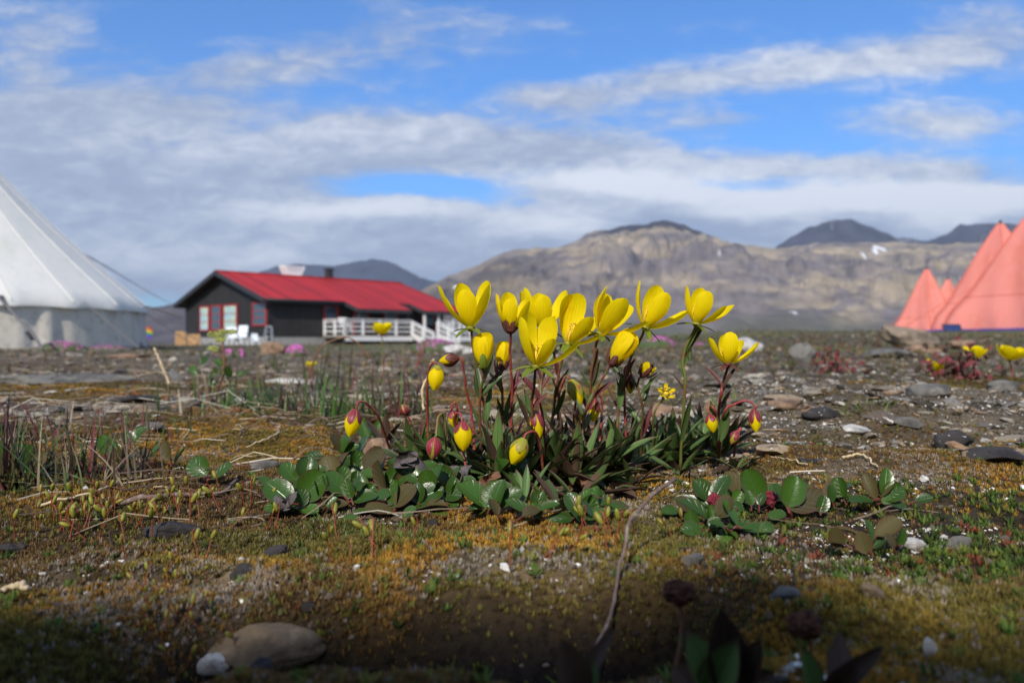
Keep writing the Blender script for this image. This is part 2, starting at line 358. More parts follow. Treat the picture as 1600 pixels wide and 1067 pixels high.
M['canvas'] = mat('canvas', (.82, .80, .74), .85, noise=[(1.3, (.70, .70, .60), .55, .75), (9, (.76, .75, .68), .5, .75)], bump=(3, .25, .05), trans=.12)
M['canvas_wall'] = mat('canvas_wall', (.66, .60, .51), .85, noise=[(1.6, (.42, .39, .34), .5, .75), (14, (.48, .44, .38), .5, .7)], bump=(5, .3, .04))
M['canvas_dirty'] = mat('canvas_dirty', (.22, .19, .14), .9, noise=[(8, (.12, .10, .07), .45, .65)])
M['seam'] = mat('seam', (.70, .16, .10), .8)
M['rope'] = mat('rope', (.14, .13, .13), .8)
M['orange'] = mat('orange', (.93, .31, .25), .75, noise=[(1.5, (.88, .26, .18), .45, .7), (7, (.92, .33, .24), .5, .7)], bump=(2.2, .3, .05), trans=.2)
M['blue_sheet'] = mat('blue_sheet', (.06, .05, .45), .6)
M['panel'] = mat('panel', (.02, .035, .12), .25)
def boards(scale, axis):
    def f(t, c, tc, b):
        s = N(t, 'ShaderNodeSeparateXYZ'); t.links.new(tc.outputs['Object'], s.inputs[0])
        a = mth(t, 'ADD', s.outputs[0], s.outputs[1]) if axis == 'h' else s.outputs[axis]
        fr = mth(t, 'FRACT', mth(t, 'MULTIPLY', a, scale)); g = smoothn(t, mth(t, 'ABSOLUTE', mth(t, 'SUBTRACT', fr, .5)), .40, .5)
        bp = N(t, 'ShaderNodeBump'); bp.inputs['Strength'].default_value = .9; bp.inputs['Distance'].default_value = .02; bp.invert = True
        t.links.new(g, bp.inputs['Height']); t.links.new(bp.outputs[0], b.inputs['Normal'])
        fl = mth(t, 'FLOOR', mth(t, 'MULTIPLY', a, scale)); wn_ = N(t, 'ShaderNodeTexWhiteNoise', noise_dimensions='1D'); t.links.new(fl, wn_.inputs['W'])
        k = mth(t, 'ADD', mth(t, 'MULTIPLY', wn_.outputs[0], .5), .75); cc = N(t, 'ShaderNodeCombineColor'); [t.links.new(k, cc.inputs[i]) for i in range(3)]
        return mixc(t, 1.0, c, cc.outputs[0], 'MULTIPLY')
    return f
M['black_wall'] = mat('black_wall', (.020, .018, .018), .65, extra=boards(7, 'h'), noise=[(2, (.03, .026, .024), .5, .7)])
M['roof_red'] = mat('roof_red', (.40, .022, .020), .6, spec=.25, extra=boards(3, 0), noise=[(.8, (.32, .022, .022), .45, .7), (12, (.45, .05, .035), .6, .75)])
M['dark_trim'] = mat('dark_trim', (.03, .03, .034), .6, noise=[(6, (.05, .05, .055), .5, .7)])
M['red_frame'] = mat('red_frame', (.38, .03, .03), .6, noise=[(20, (.28, .03, .03), .5, .7)])
M['glass'] = mat('glass', (.05, .08, .11), .15, spec=.8)
M['curtain'] = mat('curtain', (.58, .60, .36), .8, noise=[(2.4, (.26, .46, .58), .40, .54, (1, 1, 1.5)), (9, (.40, .52, .40), .5, .65, (1, 1, .4))])
M['concrete'] = mat('concrete', (.30, .29, .28), .9, noise=[(3, (.22, .215, .20), .45, .7)])
M['white_wood'] = mat('white_wood', (.72, .71, .70), .6, noise=[(8, (.60, .58, .56), .5, .75)])
M['white_paint'] = mat('white_paint', (.85, .85, .85), .5, noise=[(6, (.80, .80, .80), .5, .7)])
M['white_plastic'] = mat('white_plastic', (.72, .76, .82), .5, noise=[(6, (.60, .65, .72), .5, .7)])
M['grey_metal'] = mat('grey_metal', (.35, .37, .40), .45, metallic=.4, noise=[(15, (.25, .26, .28), .5, .7)])
M['pallet'] = mat('pallet', (.48, .27, .11), .75, noise=[(7, (.33, .19, .09), .45, .7)])
M['wood_deck'] = mat('wood_deck', (.30, .26, .22), .8, noise=[(6, (.2, .17, .15), .45, .7)])
M['mountain'] = mat('mountain', attr=True, rough=.95, spec=.1, bump=(.02, .6, 20))
M['haze'] = None

# ------------------------------------------------------------------ ground
def zones(x, y):
    n = fbm(x*7, y*7, 3, 31)
    right = ss(.0, .12, x)
    grav = ss(.50, .66, y+.07*n+.07*right-.05*(1-right))
    patch = ss(.0, .35, fbm(x*4.1+4, y*3.1, 4, 32))*(1-ss(1.2, 2.6, y)*.6)
    grav = grav*(1-patch*.85)
    green = ss(.02, .07, x+.03*n)*(1-ss(.33, .39, y+.02*n))*ss(.185, .215, y+.02*n)
    pale = np.clip(gs(x, y, .165, .355, .05, .022)+gs(x, y, .215, .395, .06, .014)*1.2+.8*gs(x, y, -.115, .245, .03, .012)+.7*gs(x, y, .0, .225, .06, .01), 0, 1)*ss(-.3, .3, fbm(x*45, y*45, 3, 33))
    pale = np.maximum(pale, .55*ss(.35, .7, fbm(x*22, y*22, 3, 34)))
    gold = ss(-.25, .45, fbm(x*12+9, y*12, 3, 35)+.5*gs(x, y, .05, .36, .08, .04)+.3*gs(x, y, 0, .24, .1, .03))
    return grav, green, pale, gold
def gcol(x, y):
    grav, green, pale, gold = zones(x, y); e = lambda a: np.asarray(a)[..., None]
    soil = np.array([.040, .031, .022]); gd = np.array([.17, .095, .022]); br = np.array([.070, .046, .024])
    c = e(1-gold)*br+e(gold)*gd*.8
    c = c*(1-e(pale)*.5)+np.array([.30, .26, .2])*e(pale)*.5
    c = c*(1-e(green)*.75)+soil*e(green)*.75
    gr = np.array([.125, .10, .070])*(1+.5*e(fbm(x*9, y*9, 4, 36)))
    c = c*(1-e(grav))+gr*e(grav)
    hol = ss(-.105, -.07, x)*(1-ss(.03, .07, x))*np.exp(-((y-.184)/.021)**4)+.8*ss(-.19, -.16, x)*(1-ss(-.095, -.075, x))*np.exp(-((y-.232)/.007)**2); c = c*(1-e(hol))+np.array([.007, .006, .005])*e(hol)  # overhang shade of the hollows painted in as near-black ground colour
    far = ss(2.5, 9, y)
    tun = np.array([.135, .115, .070])*(1+.4*e(fbm(x*1.1, y*.6, 4, 37)))+np.array([.0, .02, -.01])*e(ss(0, .5, fbm(x*.5, y*.5, 3, 38)))
    c = c*(1-e(far))+tun*e(far)
    return np.clip(c, .01, 1)
def axis_pts(c0, half, step, ratio, lo, hi):
    core = np.arange(-half, half+step/2, step)+c0
    def ext(s, lim):
        o = []; st = step; p = s
        while p < lim: st *= ratio; p += st; o.append(p)
        return np.array(o)
    up = ext(core[-1], hi); dn = -ext(-core[0], -lo)
    return np.concatenate([dn[::-1], core, up])
def build_ground():
    xs = axis_pts(0, .34, .003, 1.035, -14000, 14000); ys = axis_pts(.38, .26, .0028, 1.033, -4000, 16000)
    X, Y = np.meshgrid(xs, ys, indexing='ij'); Z = H(X, Y)
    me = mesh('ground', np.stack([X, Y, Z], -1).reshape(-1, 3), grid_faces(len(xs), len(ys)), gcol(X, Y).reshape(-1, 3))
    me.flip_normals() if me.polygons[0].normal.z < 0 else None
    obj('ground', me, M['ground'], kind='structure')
build_ground()

# ------------------------------------------------------------------ mountains
def lerp_profile(pts, q): p = np.array(pts, float); return np.interp(q, p[:, 0], p[:, 1])
def mountain(name, D, pts, front, back, seed, colf, gully=.22, n=760, m=150, base=-9, warp=1.0):
    pts = np.array(pts, float)
    xs = np.linspace((pts[0, 0]-800)/FP*D, (pts[-1, 0]-800)/FP*D, n)
    px = xs/D*FP+800
    top = (HY-lerp_profile(pts, px))/FP*D+EYE
    top = top + .012*top*fbm(px/14, px*0, 4, seed+5)
    t = np.concatenate([np.linspace(-1, 0, int(m*.75)), np.linspace(0, 1, m-int(m*.75)+1)[1:]])
    X, T = np.meshgrid(xs, t, indexing='ij'); TOP = np.broadcast_to(top[:, None], X.shape)
    Y = D+np.where(T < 0, T*front, T*back)
    s = np.where(T < 0, 1+T, 1-T)
    s2 = .42*s+.58*s**1.8
    sx = X/D*60; w = fbm(X/D*7, s*2.2, 3, seed+1)*warp+.25*(1-s)
    g = np.abs(fbm(sx*.26+w*3.0+s*2.2, s*3.4+w, 4, seed+2)); g2 = np.abs(fbm(sx*.8+w*3-s*3, s*7, 4, seed+3))
    amp = s*(1-s)*4*(s < .999)
    relief = ((.5-g)*1.1+(.35-g2)*.45)*gully*amp
    bench = .018*np.sin(s2*38+fbm(X/D*4, s, 2, seed+9)*4)*amp
    Z = base+(TOP-base)*(s2+relief*np.clip(s*1.5, 0, 1)+bench)
    Z = np.minimum(Z, base+(TOP-base)*(1-.15*(1-s)))
    # side ends slope down to the base
    e = ss(0, .03, (px-px[0])/(px[-1]-px[0]))*ss(0, .03, (px[-1]-px)/(px[-1]-px[0])); Z = base+(Z-base)*e[:, None]
    V = np.stack([X, Y, Z], -1)
    zz = (Z-base)/600.; PX = X/D*FP+800
    C = colf(PX, s, zz, X/D, g, g2)
    me = mesh(name, V.reshape(-1, 3), grid_faces(n, len(t)), C.reshape(-1, 3)); me.flip_normals() if me.polygons[50].normal.z < 0 else None
    return obj(name, me, M['mountain'], kind='structure')
E = lambda a: np.asarray(a)[..., None]
def col_main(PX, s, zz, az, g, g2):
    tan = np.array([.33, .265, .18]); gry = np.array([.165, .14, .135]); grn = np.array([.080, .080, .052]); drk = np.array([.04, .038, .05])
    f = ss(-.35, .55, fbm(az*15, zz*8, 4, 51)+.9*(s-.5)-.5*(g < .08)+.25*np.sin(zz*40+3*fbm(az*9, zz*3, 2, 57)))
    c = gry*(1-E(f))+tan*E(f)
    blo = ss(-.1, .25, fbm(az*48, zz*22, 5, 58, .62)); c = c*(1-.30*E(blo))+np.array([.15, .135, .15])*.30*E(blo); c = c*(1+.35*E(fbm(az*110, zz*60, 4, 52)))
    lo = 1-ss(.06, .30, s+.05*fbm(az*20, s*6, 3, 53)); c = c*(1-E(lo))+grn*1.15*(1+.3*E(fbm(az*60, s*30, 3, 54)))*E(lo)
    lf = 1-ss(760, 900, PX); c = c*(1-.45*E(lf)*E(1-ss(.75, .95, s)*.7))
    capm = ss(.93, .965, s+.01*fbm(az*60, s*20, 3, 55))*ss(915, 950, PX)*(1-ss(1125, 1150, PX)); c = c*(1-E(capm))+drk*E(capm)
    sn = ss(1.02, 1.08, fbm(az*85, s*16, 2, 56)*.9+.75*gs(PX, s, 1490, .62, 45, .14)+.62*gs(PX, s, 1350, .93, 40, .05)); c = c*(1-E(sn))+np.array([.75, .76, .8])*E(sn)
    return c
def col_dark(PX, s, zz, az, g, g2):
    c = np.array([.036, .038, .055])*(1+.5*E(fbm(az*60, s*20, 4, 61)))
    sn = ss(.08, .0, g2)*ss(.5, .6, vn(az*30, s*5, 66)); return c*(1-E(sn)*.5)+np.array([.3, .31, .34])*E(sn)*.5
def col_blue(PX, s, zz, az, g, g2): return np.array([.035, .040, .065])*(1+.4*E(fbm(az*60, s*20, 4, 62)))
def col_violet(PX, s, zz, az, g, g2): return np.array([.10, .085, .09])*(1+.35*E(fbm(az*50, s*20, 4, 63)))
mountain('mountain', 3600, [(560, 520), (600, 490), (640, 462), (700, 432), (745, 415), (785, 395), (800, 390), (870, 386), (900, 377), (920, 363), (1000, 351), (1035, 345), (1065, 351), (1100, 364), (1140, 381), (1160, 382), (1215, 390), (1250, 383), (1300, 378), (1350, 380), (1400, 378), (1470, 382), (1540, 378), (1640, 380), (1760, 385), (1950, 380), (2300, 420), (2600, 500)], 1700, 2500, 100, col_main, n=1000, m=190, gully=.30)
mountain('mountain', 5200, [(1100, 450), (1160, 420), (1206, 391), (1235, 370), (1262, 357), (1288, 347), (1322, 342), (1346, 348), (1370, 358), (1400, 370), (1450, 378), (1480, 365), (1500, 352), (1560, 350), (1610, 352), (1700, 345), (1800, 370), (1950, 420)], 900, 1800, 200, col_dark, n=420, m=90, gully=.15)
mountain('mountain', 6500, [(250, 520), (320, 470), (400, 428), (430, 416), (470, 413), (520, 416), (545, 411), (580, 404), (605, 408), (630, 419), (655, 432), (700, 445), (760, 460), (850, 500)], 2200, 2500, 300, col_blue, n=420, m=90, gully=.15)
mountain('mountain', 2600, [(-700, 430), (-400, 450), (-100, 470), (60, 480), (150, 492), (225, 487), (260, 477), (300, 470), (360, 468), (430, 480), (520, 500), (600, 525)], 1200, 1500, 400, col_violet, n=420, m=90, gully=.15)

# ------------------------------------------------------------------ cabin
def cabin():
    ang = math.atan2(.719, .695)
    r = empty('cabin', (-17.1, 45.9, 0), 'long black timber cabin with a red roof, white railed deck and red window frames', 'cabin', rz=ang)
    zr, sl = 4.14, .314                                   # ridge height, roof slope; local x runs along the ridge, the sunny long side is at -y
    zof = lambda y: zr-sl*abs(y)
    w = MB(); x0, x1, yw = .55, 12.9, 5.1; zt = zof(yw)-.16
    w.prism([(-yw, .35), (yw, .35), (yw, zt), (0, zr-.20), (-yw, zt)], 0, x0, x1); w.build('wall', M['black_wall'], r)
    f = MB(); f.box((x0+.04, -yw+.04, -.5), (x1-.04, yw-.04, .35)); f.build('foundation', M['concrete'], r)
    t = .10
    def slope(mb, xa, xb, ya, yb):
        V = []
        for x in (xa, xb):
            for y in (ya, yb): V += [(x, y, zof(y)), (x, y, zof(y)-t)]
        mb.add(V, [(0, 2, 6, 4), (1, 5, 7, 3), (0, 1, 3, 2), (4, 6, 7, 5), (2, 3, 7, 6), (0, 4, 5, 1)])
    f2 = MB(); slope(f2, 0, 13.4, 0, -5.6); slope(f2, 5.0, 8.75, -5.6, -7.0); slope(f2, 9.75, 13.4, -5.6, -7.0); slope(f2, 0, 13.4, 0, 5.6)
    roof = f2.build('roof', M['roof_red'], r)
    sf = MB(); V = []
    for ya in (5.55, -5.55): sf.add([(.02, 0, zr-t-.006), (13.38, 0, zr-t-.006), (13.38, ya, zof(5.55)-t-.006), (.02, ya, zof(5.55)-t-.006), (.02, 0, zr-t-.026), (13.38, 0, zr-t-.026), (13.38, ya, zof(5.55)-t-.026), (.02, ya, zof(5.55)-t-.026)], [(0, 1, 2, 3), (7, 6, 5, 4), (0, 4, 5, 1), (1, 5, 6, 2), (2, 6, 7, 3), (3, 7, 4, 0)])
    sf.build('soffit', M['dark_trim'], roof)
    cap = MB(); cap.bar((-.02, 0, zr+.02), (13.42, 0, zr+.02), .22, .05); cap.build('ridge_cap', M['roof_red'], roof)
    for x in (-.04, 13.44):                               # barge boards on both gables
        for s in (-1, 1):
            b = MB(); ye = 5.6 if (s > 0 or x < 0) else 7.0; b.bar((x, 0, zr-.12), (x, s*ye, zof(ye)-.12), .06, .24); b.build('barge_board', M['dark_trim'], roof)
    for xa, xb, y in ((-.04, 5.0, -5.63), (5.0, 8.75, -7.03), (8.75, 9.75, -5.63), (9.75, 13.4, -7.03), (-.04, 13.4, 5.63)):
        b = MB(); b.box((xa, y-.03, zof(y)-.22), (xb, y+.03, zof(y)-.02)); b.build('fascia', M['dark_trim'], roof)
    for x in (4.97, 8.78, 9.72):
        b = MB(); b.bar((x, -5.6, zof(5.6)-.12), (x, -7.0, zof(7.0)-.12), .05, .22); b.build('barge_board', M['dark_trim'], roof)
    ch = MB(); ch.box((7.6, .1, 3.9), (8.0, .5, 4.72)); ch.build('chimney', M['dark_trim'], roof); c2 = MB(); c2.box((7.54, .04, 4.723), (8.06, .56, 4.80)); c2.build('chimney_cap', M['dark_trim'], bpy.data.objects[roof.name])
    # white flared cowl standing behind the ridge
    cw = MB(); V = []
    for z, a in ((3.70, .42), (4.22, .50), (4.80, .86), (4.92, .90), (4.92, .82), (4.5, .55)):
        V += [(5.95-a*.8, 1.3, z), (5.95+a*.8, 1.3, z), (5.95+a*.8, 2.1, z), (5.95-a*.8, 2.1, z)]
    cw.add(V, [tuple(q) for q in grid_faces(6, 4, True)]+[(0, 3, 2, 1), (20, 21, 22, 23)]); cw.build('roof_vent', M['white_paint'], r)
    # gable windows (x = x0 plane, facing -x)
    def window(ya, yb, za, zb, curt):
        o = MB(); d = .07; x = x0-.02
        fr = MB(); q = .08
        for a, b in (((ya-q, za-q), (yb+q, za)), ((ya-q, zb), (yb+q, zb+q)), ((ya-q, za), (ya, zb)), ((yb, za), (yb+q, zb))):
            fr.box((x-d, a[0], a[1]), (x+.01, b[0], b[1]))
        ym = (ya+yb)/2; h = zb-za
        for k in (1, 2): fr.box((x-d*.7, ya, za+h*k/3-.02), (x, yb, za+h*k/3+.02))
        g = MB(); g.box((x-.035, ya, za), (x-.005, yb, zb)); win = g.build('window', M['curtain'] if curt else M['glass'], r)
        fr.build('frame', M['red_frame'], win)
        if curt: tag(win, 'window hung with a pale yellow curtain')
    yy = lambda px: ((px-336)/ (411-273))*-11.2            # across the gable, from photo columns
    for a, b, c in ((299, 312, 1), (317, 331, 0), (337, 355, 1), (379, 396, 0)):
        window(yy(b), yy(a), .78 if b < 370 else 1.0, 2.12, c)
    g = MB(); g.box((4.0, -yw-.04, 1.35), (4.75, -yw-.005, 2.05)); win = g.build('window', M['glass'], r)
    fr = MB(); fr.box((3.9, -yw-.08, 1.27), (4.85, -yw+.01, 1.35)); fr.box((4.75, -yw-.08, 1.352), (4.9, -yw+.01, 2.05)); fr.box((3.92, -yw-.08, 1.352), (4.0, -yw+.01, 2.05)); fr.box((3.9, -yw-.08, 2.052), (4.85, -yw+.01, 2.10)); fr.build('frame', M['red_frame'], win)
    for xa in (6.0, 8.2, 11.2):                            # dark doors and windows under the porch
        d = MB(); d.box((xa, -yw-.05, .47 if xa == 8.2 else 1.1), (xa+.9, -yw-.004, 2.2)); o = d.build('door' if xa == 8.2 else 'window', M['glass'], r)
        e = MB(); e.box((xa-.09, -yw-.08, .47), (xa-.003, -yw+.01, 2.25)); e.box((xa+.903, -yw-.08, .47), (xa+.99, -yw+.01, 2.25)); e.build('frame', M['red_frame'], o)
    gt = MB(); gt.tube([(0, -5.70, 2.30), (5.0, -5.70, 2.30)], .055, 8); gt.tube([(.5, -5.68, 2.28), (.5, -5.16, 2.0), (.5, -5.16, -.2)], .04, 8); gt.build('gutter', M['dark_trim'], roof, smooth=True)
    for yc in (-5.1, 5.1): cb = MB(); cb.box((x0-.03, yc-.06, .35), (x0+.09, yc+.06, zof(5.1)-.2)); cb.build('corner_board', M['dark_trim'], r)
    dk = MB(); dk.box((3.9, -7.3, .30), (13.4, -5.102, .42)); deck = dk.build('deck', M['wood_deck'], r)
    sk = MB(); sk.box((3.9, -7.34, .10), (8.6, -7.303, .34)); sk.box((10.6, -7.34, .10), (13.4, -7.303, .34)); sk.build('skirt_board', M['white_wood'], deck)
    for x in (4.0, 6.3, 8.6, 10.6, 13.2):
        p = MB(); p.box((x-.05, -7.1, -.4), (x+.05, -7.0, .298)); p.build('deck_post', M['dark_trim'], deck)
    rl = MB(); rc = MB()
    def railing(p, q, n, parent=r, lo=0.0):
        m = MB(); p = np.array(p, float); q = np.array(q, float)
        for i in range(n): e = p+(q-p)*i/(n-1); m.box((e[0]-.055, e[1]-.055, e[2]), (e[0]+.055, e[1]+.055, e[2]+.85))
        for h in (.22, .48, .74): m.bar(p+[0, 0, h], q+[0, 0, h], .03, .075)
        m.bar(p+[0, 0, .88], q+[0, 0, .88], .14, .05)
        m.build('railing', M['white_wood'], parent)
    railing((3.95, -7.25, .42), (8.6, -7.25, .42), 5); railing((3.95, -7.25, .42), (3.95, -5.2, .42), 3); railing((10.6, -7.25, .42), (13.3, -7.25, .42), 4)
    st = MB()
    for k in range(5): z = .42-.12*(k+1); st.box((8.75, -7.3-.3*(k+1)-.28, z-.05), (10.45, -7.3-.3*(k+1), z))
    st.bar((8.7, -7.3, .36), (8.7, -9.2, -.30), .06, .24); st.bar((10.5, -7.3, .36), (10.5, -9.2, -.30), .06, .24)
    stairs = st.build('stairs', M['white_wood'], r)
    railing((8.62, -7.3, .34), (8.62, -9.2, -.30), 3, stairs); railing((10.58, -7.3, .34), (10.58, -9.2, -.30), 3, stairs)
    for x in (5.15, 8.6, 9.9, 11.0, 12.2, 13.2):
        p = MB(); p.box((x-.06, -6.9, .42), (x+.06, -6.78, zof(6.8)-.11)); p.build('porch_post', M['white_wood'] if x > 9 else M['dark_trim'], r)
    return r
cab = cabin()
def local(u, y, z): a = math.atan2(.719, .695); return (-17.1+u*cos(a)-y*sin(a), 45.9+u*sin(a)+y*cos(a), z)

def on(px, py, d): p = P(px, py, d); return p
def crate(px0, px1, py, h, label, d=41):
    a = P(px0, py, d); b = P(px1, py, d); w = b[0]-a[0]; zg = Hs((a[0]+b[0])/2, d)
    e = empty('wooden_pallet', ((a[0]+b[0])/2, d, zg), label, 'pallet'); m = MB(); n = 5
    for k in range(n): z = .06+(h-.12)*k/(n-1); m.box((-w/2, -.05, z-.055), (w/2, -.02, z+.055))
    for x in (-w/2+.08, 0, w/2-.08): m.box((x-.05, -.018, 0), (x+.05, .08, h))
    m.build('slats', M['pallet'], e); m2 = MB()
    for x in (-w/2+.08, w/2-.08): m2.box((x-.04, -.018, -.05), (x+.04, .5, .06))
    m2.build('foot', M['pallet'], e)
crate(274, 291, 540, .74, 'upright wooden pallet of orange boards at the left corner of the black cabin')
crate(293, 313, 540, .60, 'lower wooden pallet between the taller pallet and the white chairs', 40.6)
def chair(px, d, label, rz, mt, s=1.0):
    x = (px-800)/FP*d; e = empty('garden_chair', (x, d, Hs(x, d)), label, 'chair', 'white plastic chairs in front of the cabin', rz)
    m = MB(); m.box((-.25*s, -.25*s, .40*s), (.25*s, .25*s, .45*s)); m.build('seat', mt, e)
    b = MB(); b.bar((0, .25*s, .44*s), (0, .36*s, 1.0*s), .5*s, .04*s, up=(0, 1, 0)); b.build('backrest', mt, e)
    for sx in (-1, 1):
        a = MB(); a.box((sx*.27*s-.03, -.22*s, .6*s), (sx*.27*s+.03, .3*s, .65*s)); a.build('armrest', mt, e)
        for sy in (-1, 1): l = MB(); l.bar((sx*.22*s, sy*.22*s, .4*s), (sx*.28*s, sy*.27*s, 0), .05*s); l.build('leg', mt, e)
chair(362, 40.2, 'left white plastic chair of the pair below the cabin gable', R(20), M['white_plastic'], 1.0)
chair(374, 40.0, 'right white plastic chair of the pair below the cabin gable', R(-15), M['white_plastic'], 1.05)
chair(399, 39.5, 'small pale plastic chair between the chair pair and the grey ladder', R(30), M['white_plastic'], .62)
chair(541, 46.6, 'white deck chair raised on the cabin deck behind the railing', R(40), M['white_wood'], 1.0)
bpy.data.objects['garden_chair.003'].location.z = .42; 
bpy.data.objects['garden_chair.003'].location.x = local(4.6, -6.3, 0)[0]; bpy.data.objects['garden_chair.003'].location.y = local(4.6, -6.3, 0)[1]
def ladder(px, d):
    x = (px-800)/FP*d; z = Hs(x, d); e = empty('step_ladder', (x, d, z), 'grey metal step ladder standing by the cabin corner', 'ladder')
    m = MB()
    for s in (-1, 1): m.bar((s*.22, 0, 0), (s*.14, .22, 1.0), .045)
    m.bar((-.14, .22, 1.0), (.14, .22, 1.0), .06); m.build('front_rail', M['grey_metal'], e); b = MB()
    for s in (-1, 1): b.bar((s*.2, .5, 0), (s*.13, .25, .98), .035)
    b.build('rear_rail', M['grey_metal'], e)
    for k in (1, 2, 3): q = MB(); q.box((-.19+.02*k, .22*k/4-.06, k*.25-.015), (.19-.02*k, .22*k/4+.06, k*.25+.015)); q.build('step', M['grey_metal'], e)
ladder(418, 40.5)

# ------------------------------------------------------------------ bell tent
def bell_tent():
    cx, cy = (-128-800)/FP*8.7, 8.7; zg = Hs(cx, cy); zb = -.015
    e = empty('bell_tent', (cx, cy, zb), 'big cream canvas bell tent with a low pleated wall', 'tent', rz=R(9))
    n = 24; hw = .47; Rr = 2.31; A = 3.02; V = []; rows = 22; k = n*6
    for i in range(rows):
        t = i/(rows-1); V_ = []
        for j in range(k):
            a = j/k*2*pi; loc = (j % 6)/6.; sag = sin(pi*loc)*.009*sin(pi*(1-t)**.7) if 0 < t < 1 else 0
            rad = Rr*(1-t); rad -= .34*sin(pi*t)*(.55 if t > .5 else .55); rad = max(rad-sag*(1-t), .03)
            rad *= 1-(.02*sin(pi*loc) if t < .02 else .006*sin(pi*loc)*(1-t))
            V_.append((rad*cos(a), rad*sin(a), hw+(A-hw)*t+(.012*sin(pi*loc) if t < .02 else 0)))
        V += V_
    # little drip edge hanging below the eave
    low = [(x*1.004, y*1.004, z-.06) for x, y, z in V[:k]]; V = low+V
    m = MB(); m.add(V, [tuple(q) for q in grid_faces(rows+1, k, True)]); m.build('tent_roof', M['canvas'], e, smooth=True)
    s = MB(); 
    for j in range(0, k, 6):
        a = j/k*2*pi; idx = [V[(i+1)*k+j] for i in range(rows)]
        s.tube([(x*1.002, y*1.002, z+.002) for x, y, z in idx], .004, 5)
    s.build('roof_seam', M['canvas'], e)
    w = []; 
    for i in range(7):
        t = i/6
        for j in range(k*2):
            a = j/(k*2)*2*pi; p = .014*sin(a*n*2+1.3*sin(a*5))+.012*sin(a*61+2)
            rad = Rr*.972+p*(1-t*.6)+.03*(1-t)
            w.append((rad*cos(a), rad*sin(a), -.03+t*(hw+.02)))
    m = MB(); m.add(w, [tuple(q) for q in grid_faces(7, k*2, True)]); m.build('tent_wall', M['canvas_wall'], e, smooth=True)
    for j in range(0, n, 2):
        a = j/n*2*pi+.05; g_ = MB(); q0 = (Rr*cos(a), Rr*sin(a), hw+.01); q1 = ((Rr+.75)*cos(a), (Rr+.75)*sin(a), -.02); g_.tube([q0, q1], .006, 5); ln = g_.build('guy_line', M['rope'], e)
        g_ = MB(); g_.tube([((Rr+.72)*cos(a), (Rr+.72)*sin(a), .07), ((Rr+.66)*cos(a), (Rr+.66)*sin(a), -.10)], .01, 5); g_.build('peg', M['dark_trim'], ln)
    hm = MB(); hm.tube([(Rr*.985*cos(j/96*2*pi), Rr*.985*sin(j/96*2*pi), .0+.008*sin(j*1.7)) for j in range(97)], .03, 6); hm.build('mud_flap', M['canvas_dirty'], e, smooth=True)
    pl = MB(); pl.tube([(0, 0, A-.1), (0, 0, A+.12)], .03, 8); pl.build('pole_tip', M['grey_metal'], e)
    return e
bell_tent()
def rope(name, pts, rad, label, cat, mt='rope'):
    m = MB(); m.tube(spline(pts, 24), rad, 6); m.build(name, M[mt], smooth=True, label=label, cat=cat)
# guy rope hanging in front of the tent wall
rope('guy_rope', [P(-12, 455, 6.15), P(10, 477, 5.9), P(28, 497, 5.7), P(50, 520, 5.4), P(66, 545, 5.1)], .011, 'dark guy rope slanting down in front of the white tent wall to the grass', 'rope')
tg = MB(); tg.bar(P(44, 519, 5.42), P(53, 530, 5.40), .045, .02); tg.bar(P(2, 463, 6.05), P(12, 482, 5.88), .03, .015); tg.build('rope_slider', M['dark_trim'], bpy.data.objects['guy_rope'])
rope('overhead_cable', [P(120, 391, 12), P(170, 419, 18), P(215, 446, 26), P(258, 470, 38), P(276, 475, 49)], .012, 'thin dark cable sloping from the white tent to the left eave of the cabin', 'cable')
rope('slack_cable', [P(222, 478, 9.5), P(240, 482, 9.6), P(262, 489, 9.7), P(284, 497, 9.8)], .012, 'short loose dark line sagging beside the right edge of the white tent', 'cable')
def flag():
    d = 16; x = (222-800)/FP*d; zg = Hs(x, d); e = empty('rainbow_flag', (x, d, zg), 'small rainbow striped flag beside the white tent', 'flag')
    p = MB(); p.tube([(0, 0, 0), (0, 0, .50)], .008, 6); p.build('pole', M['rope'], e)
    cols = [(.6, .05, .05), (.75, .3, .03), (.7, .6, .04), (.05, .35, .08), (.04, .12, .5), (.25, .05, .4)]
    m = MB(); nx = 8
    for r_ in range(6):
        V = []
        for q in range(2):
            for i in range(nx):
                u = i/(nx-1); V.append((.01+u*.19, .02*sin(u*7), .44-.037*(r_+q)-.05*u*u))
        m.add(V, grid_faces(2, nx), cols[r_])
    fm = m.build('cloth', M['grass'], e)
flag()

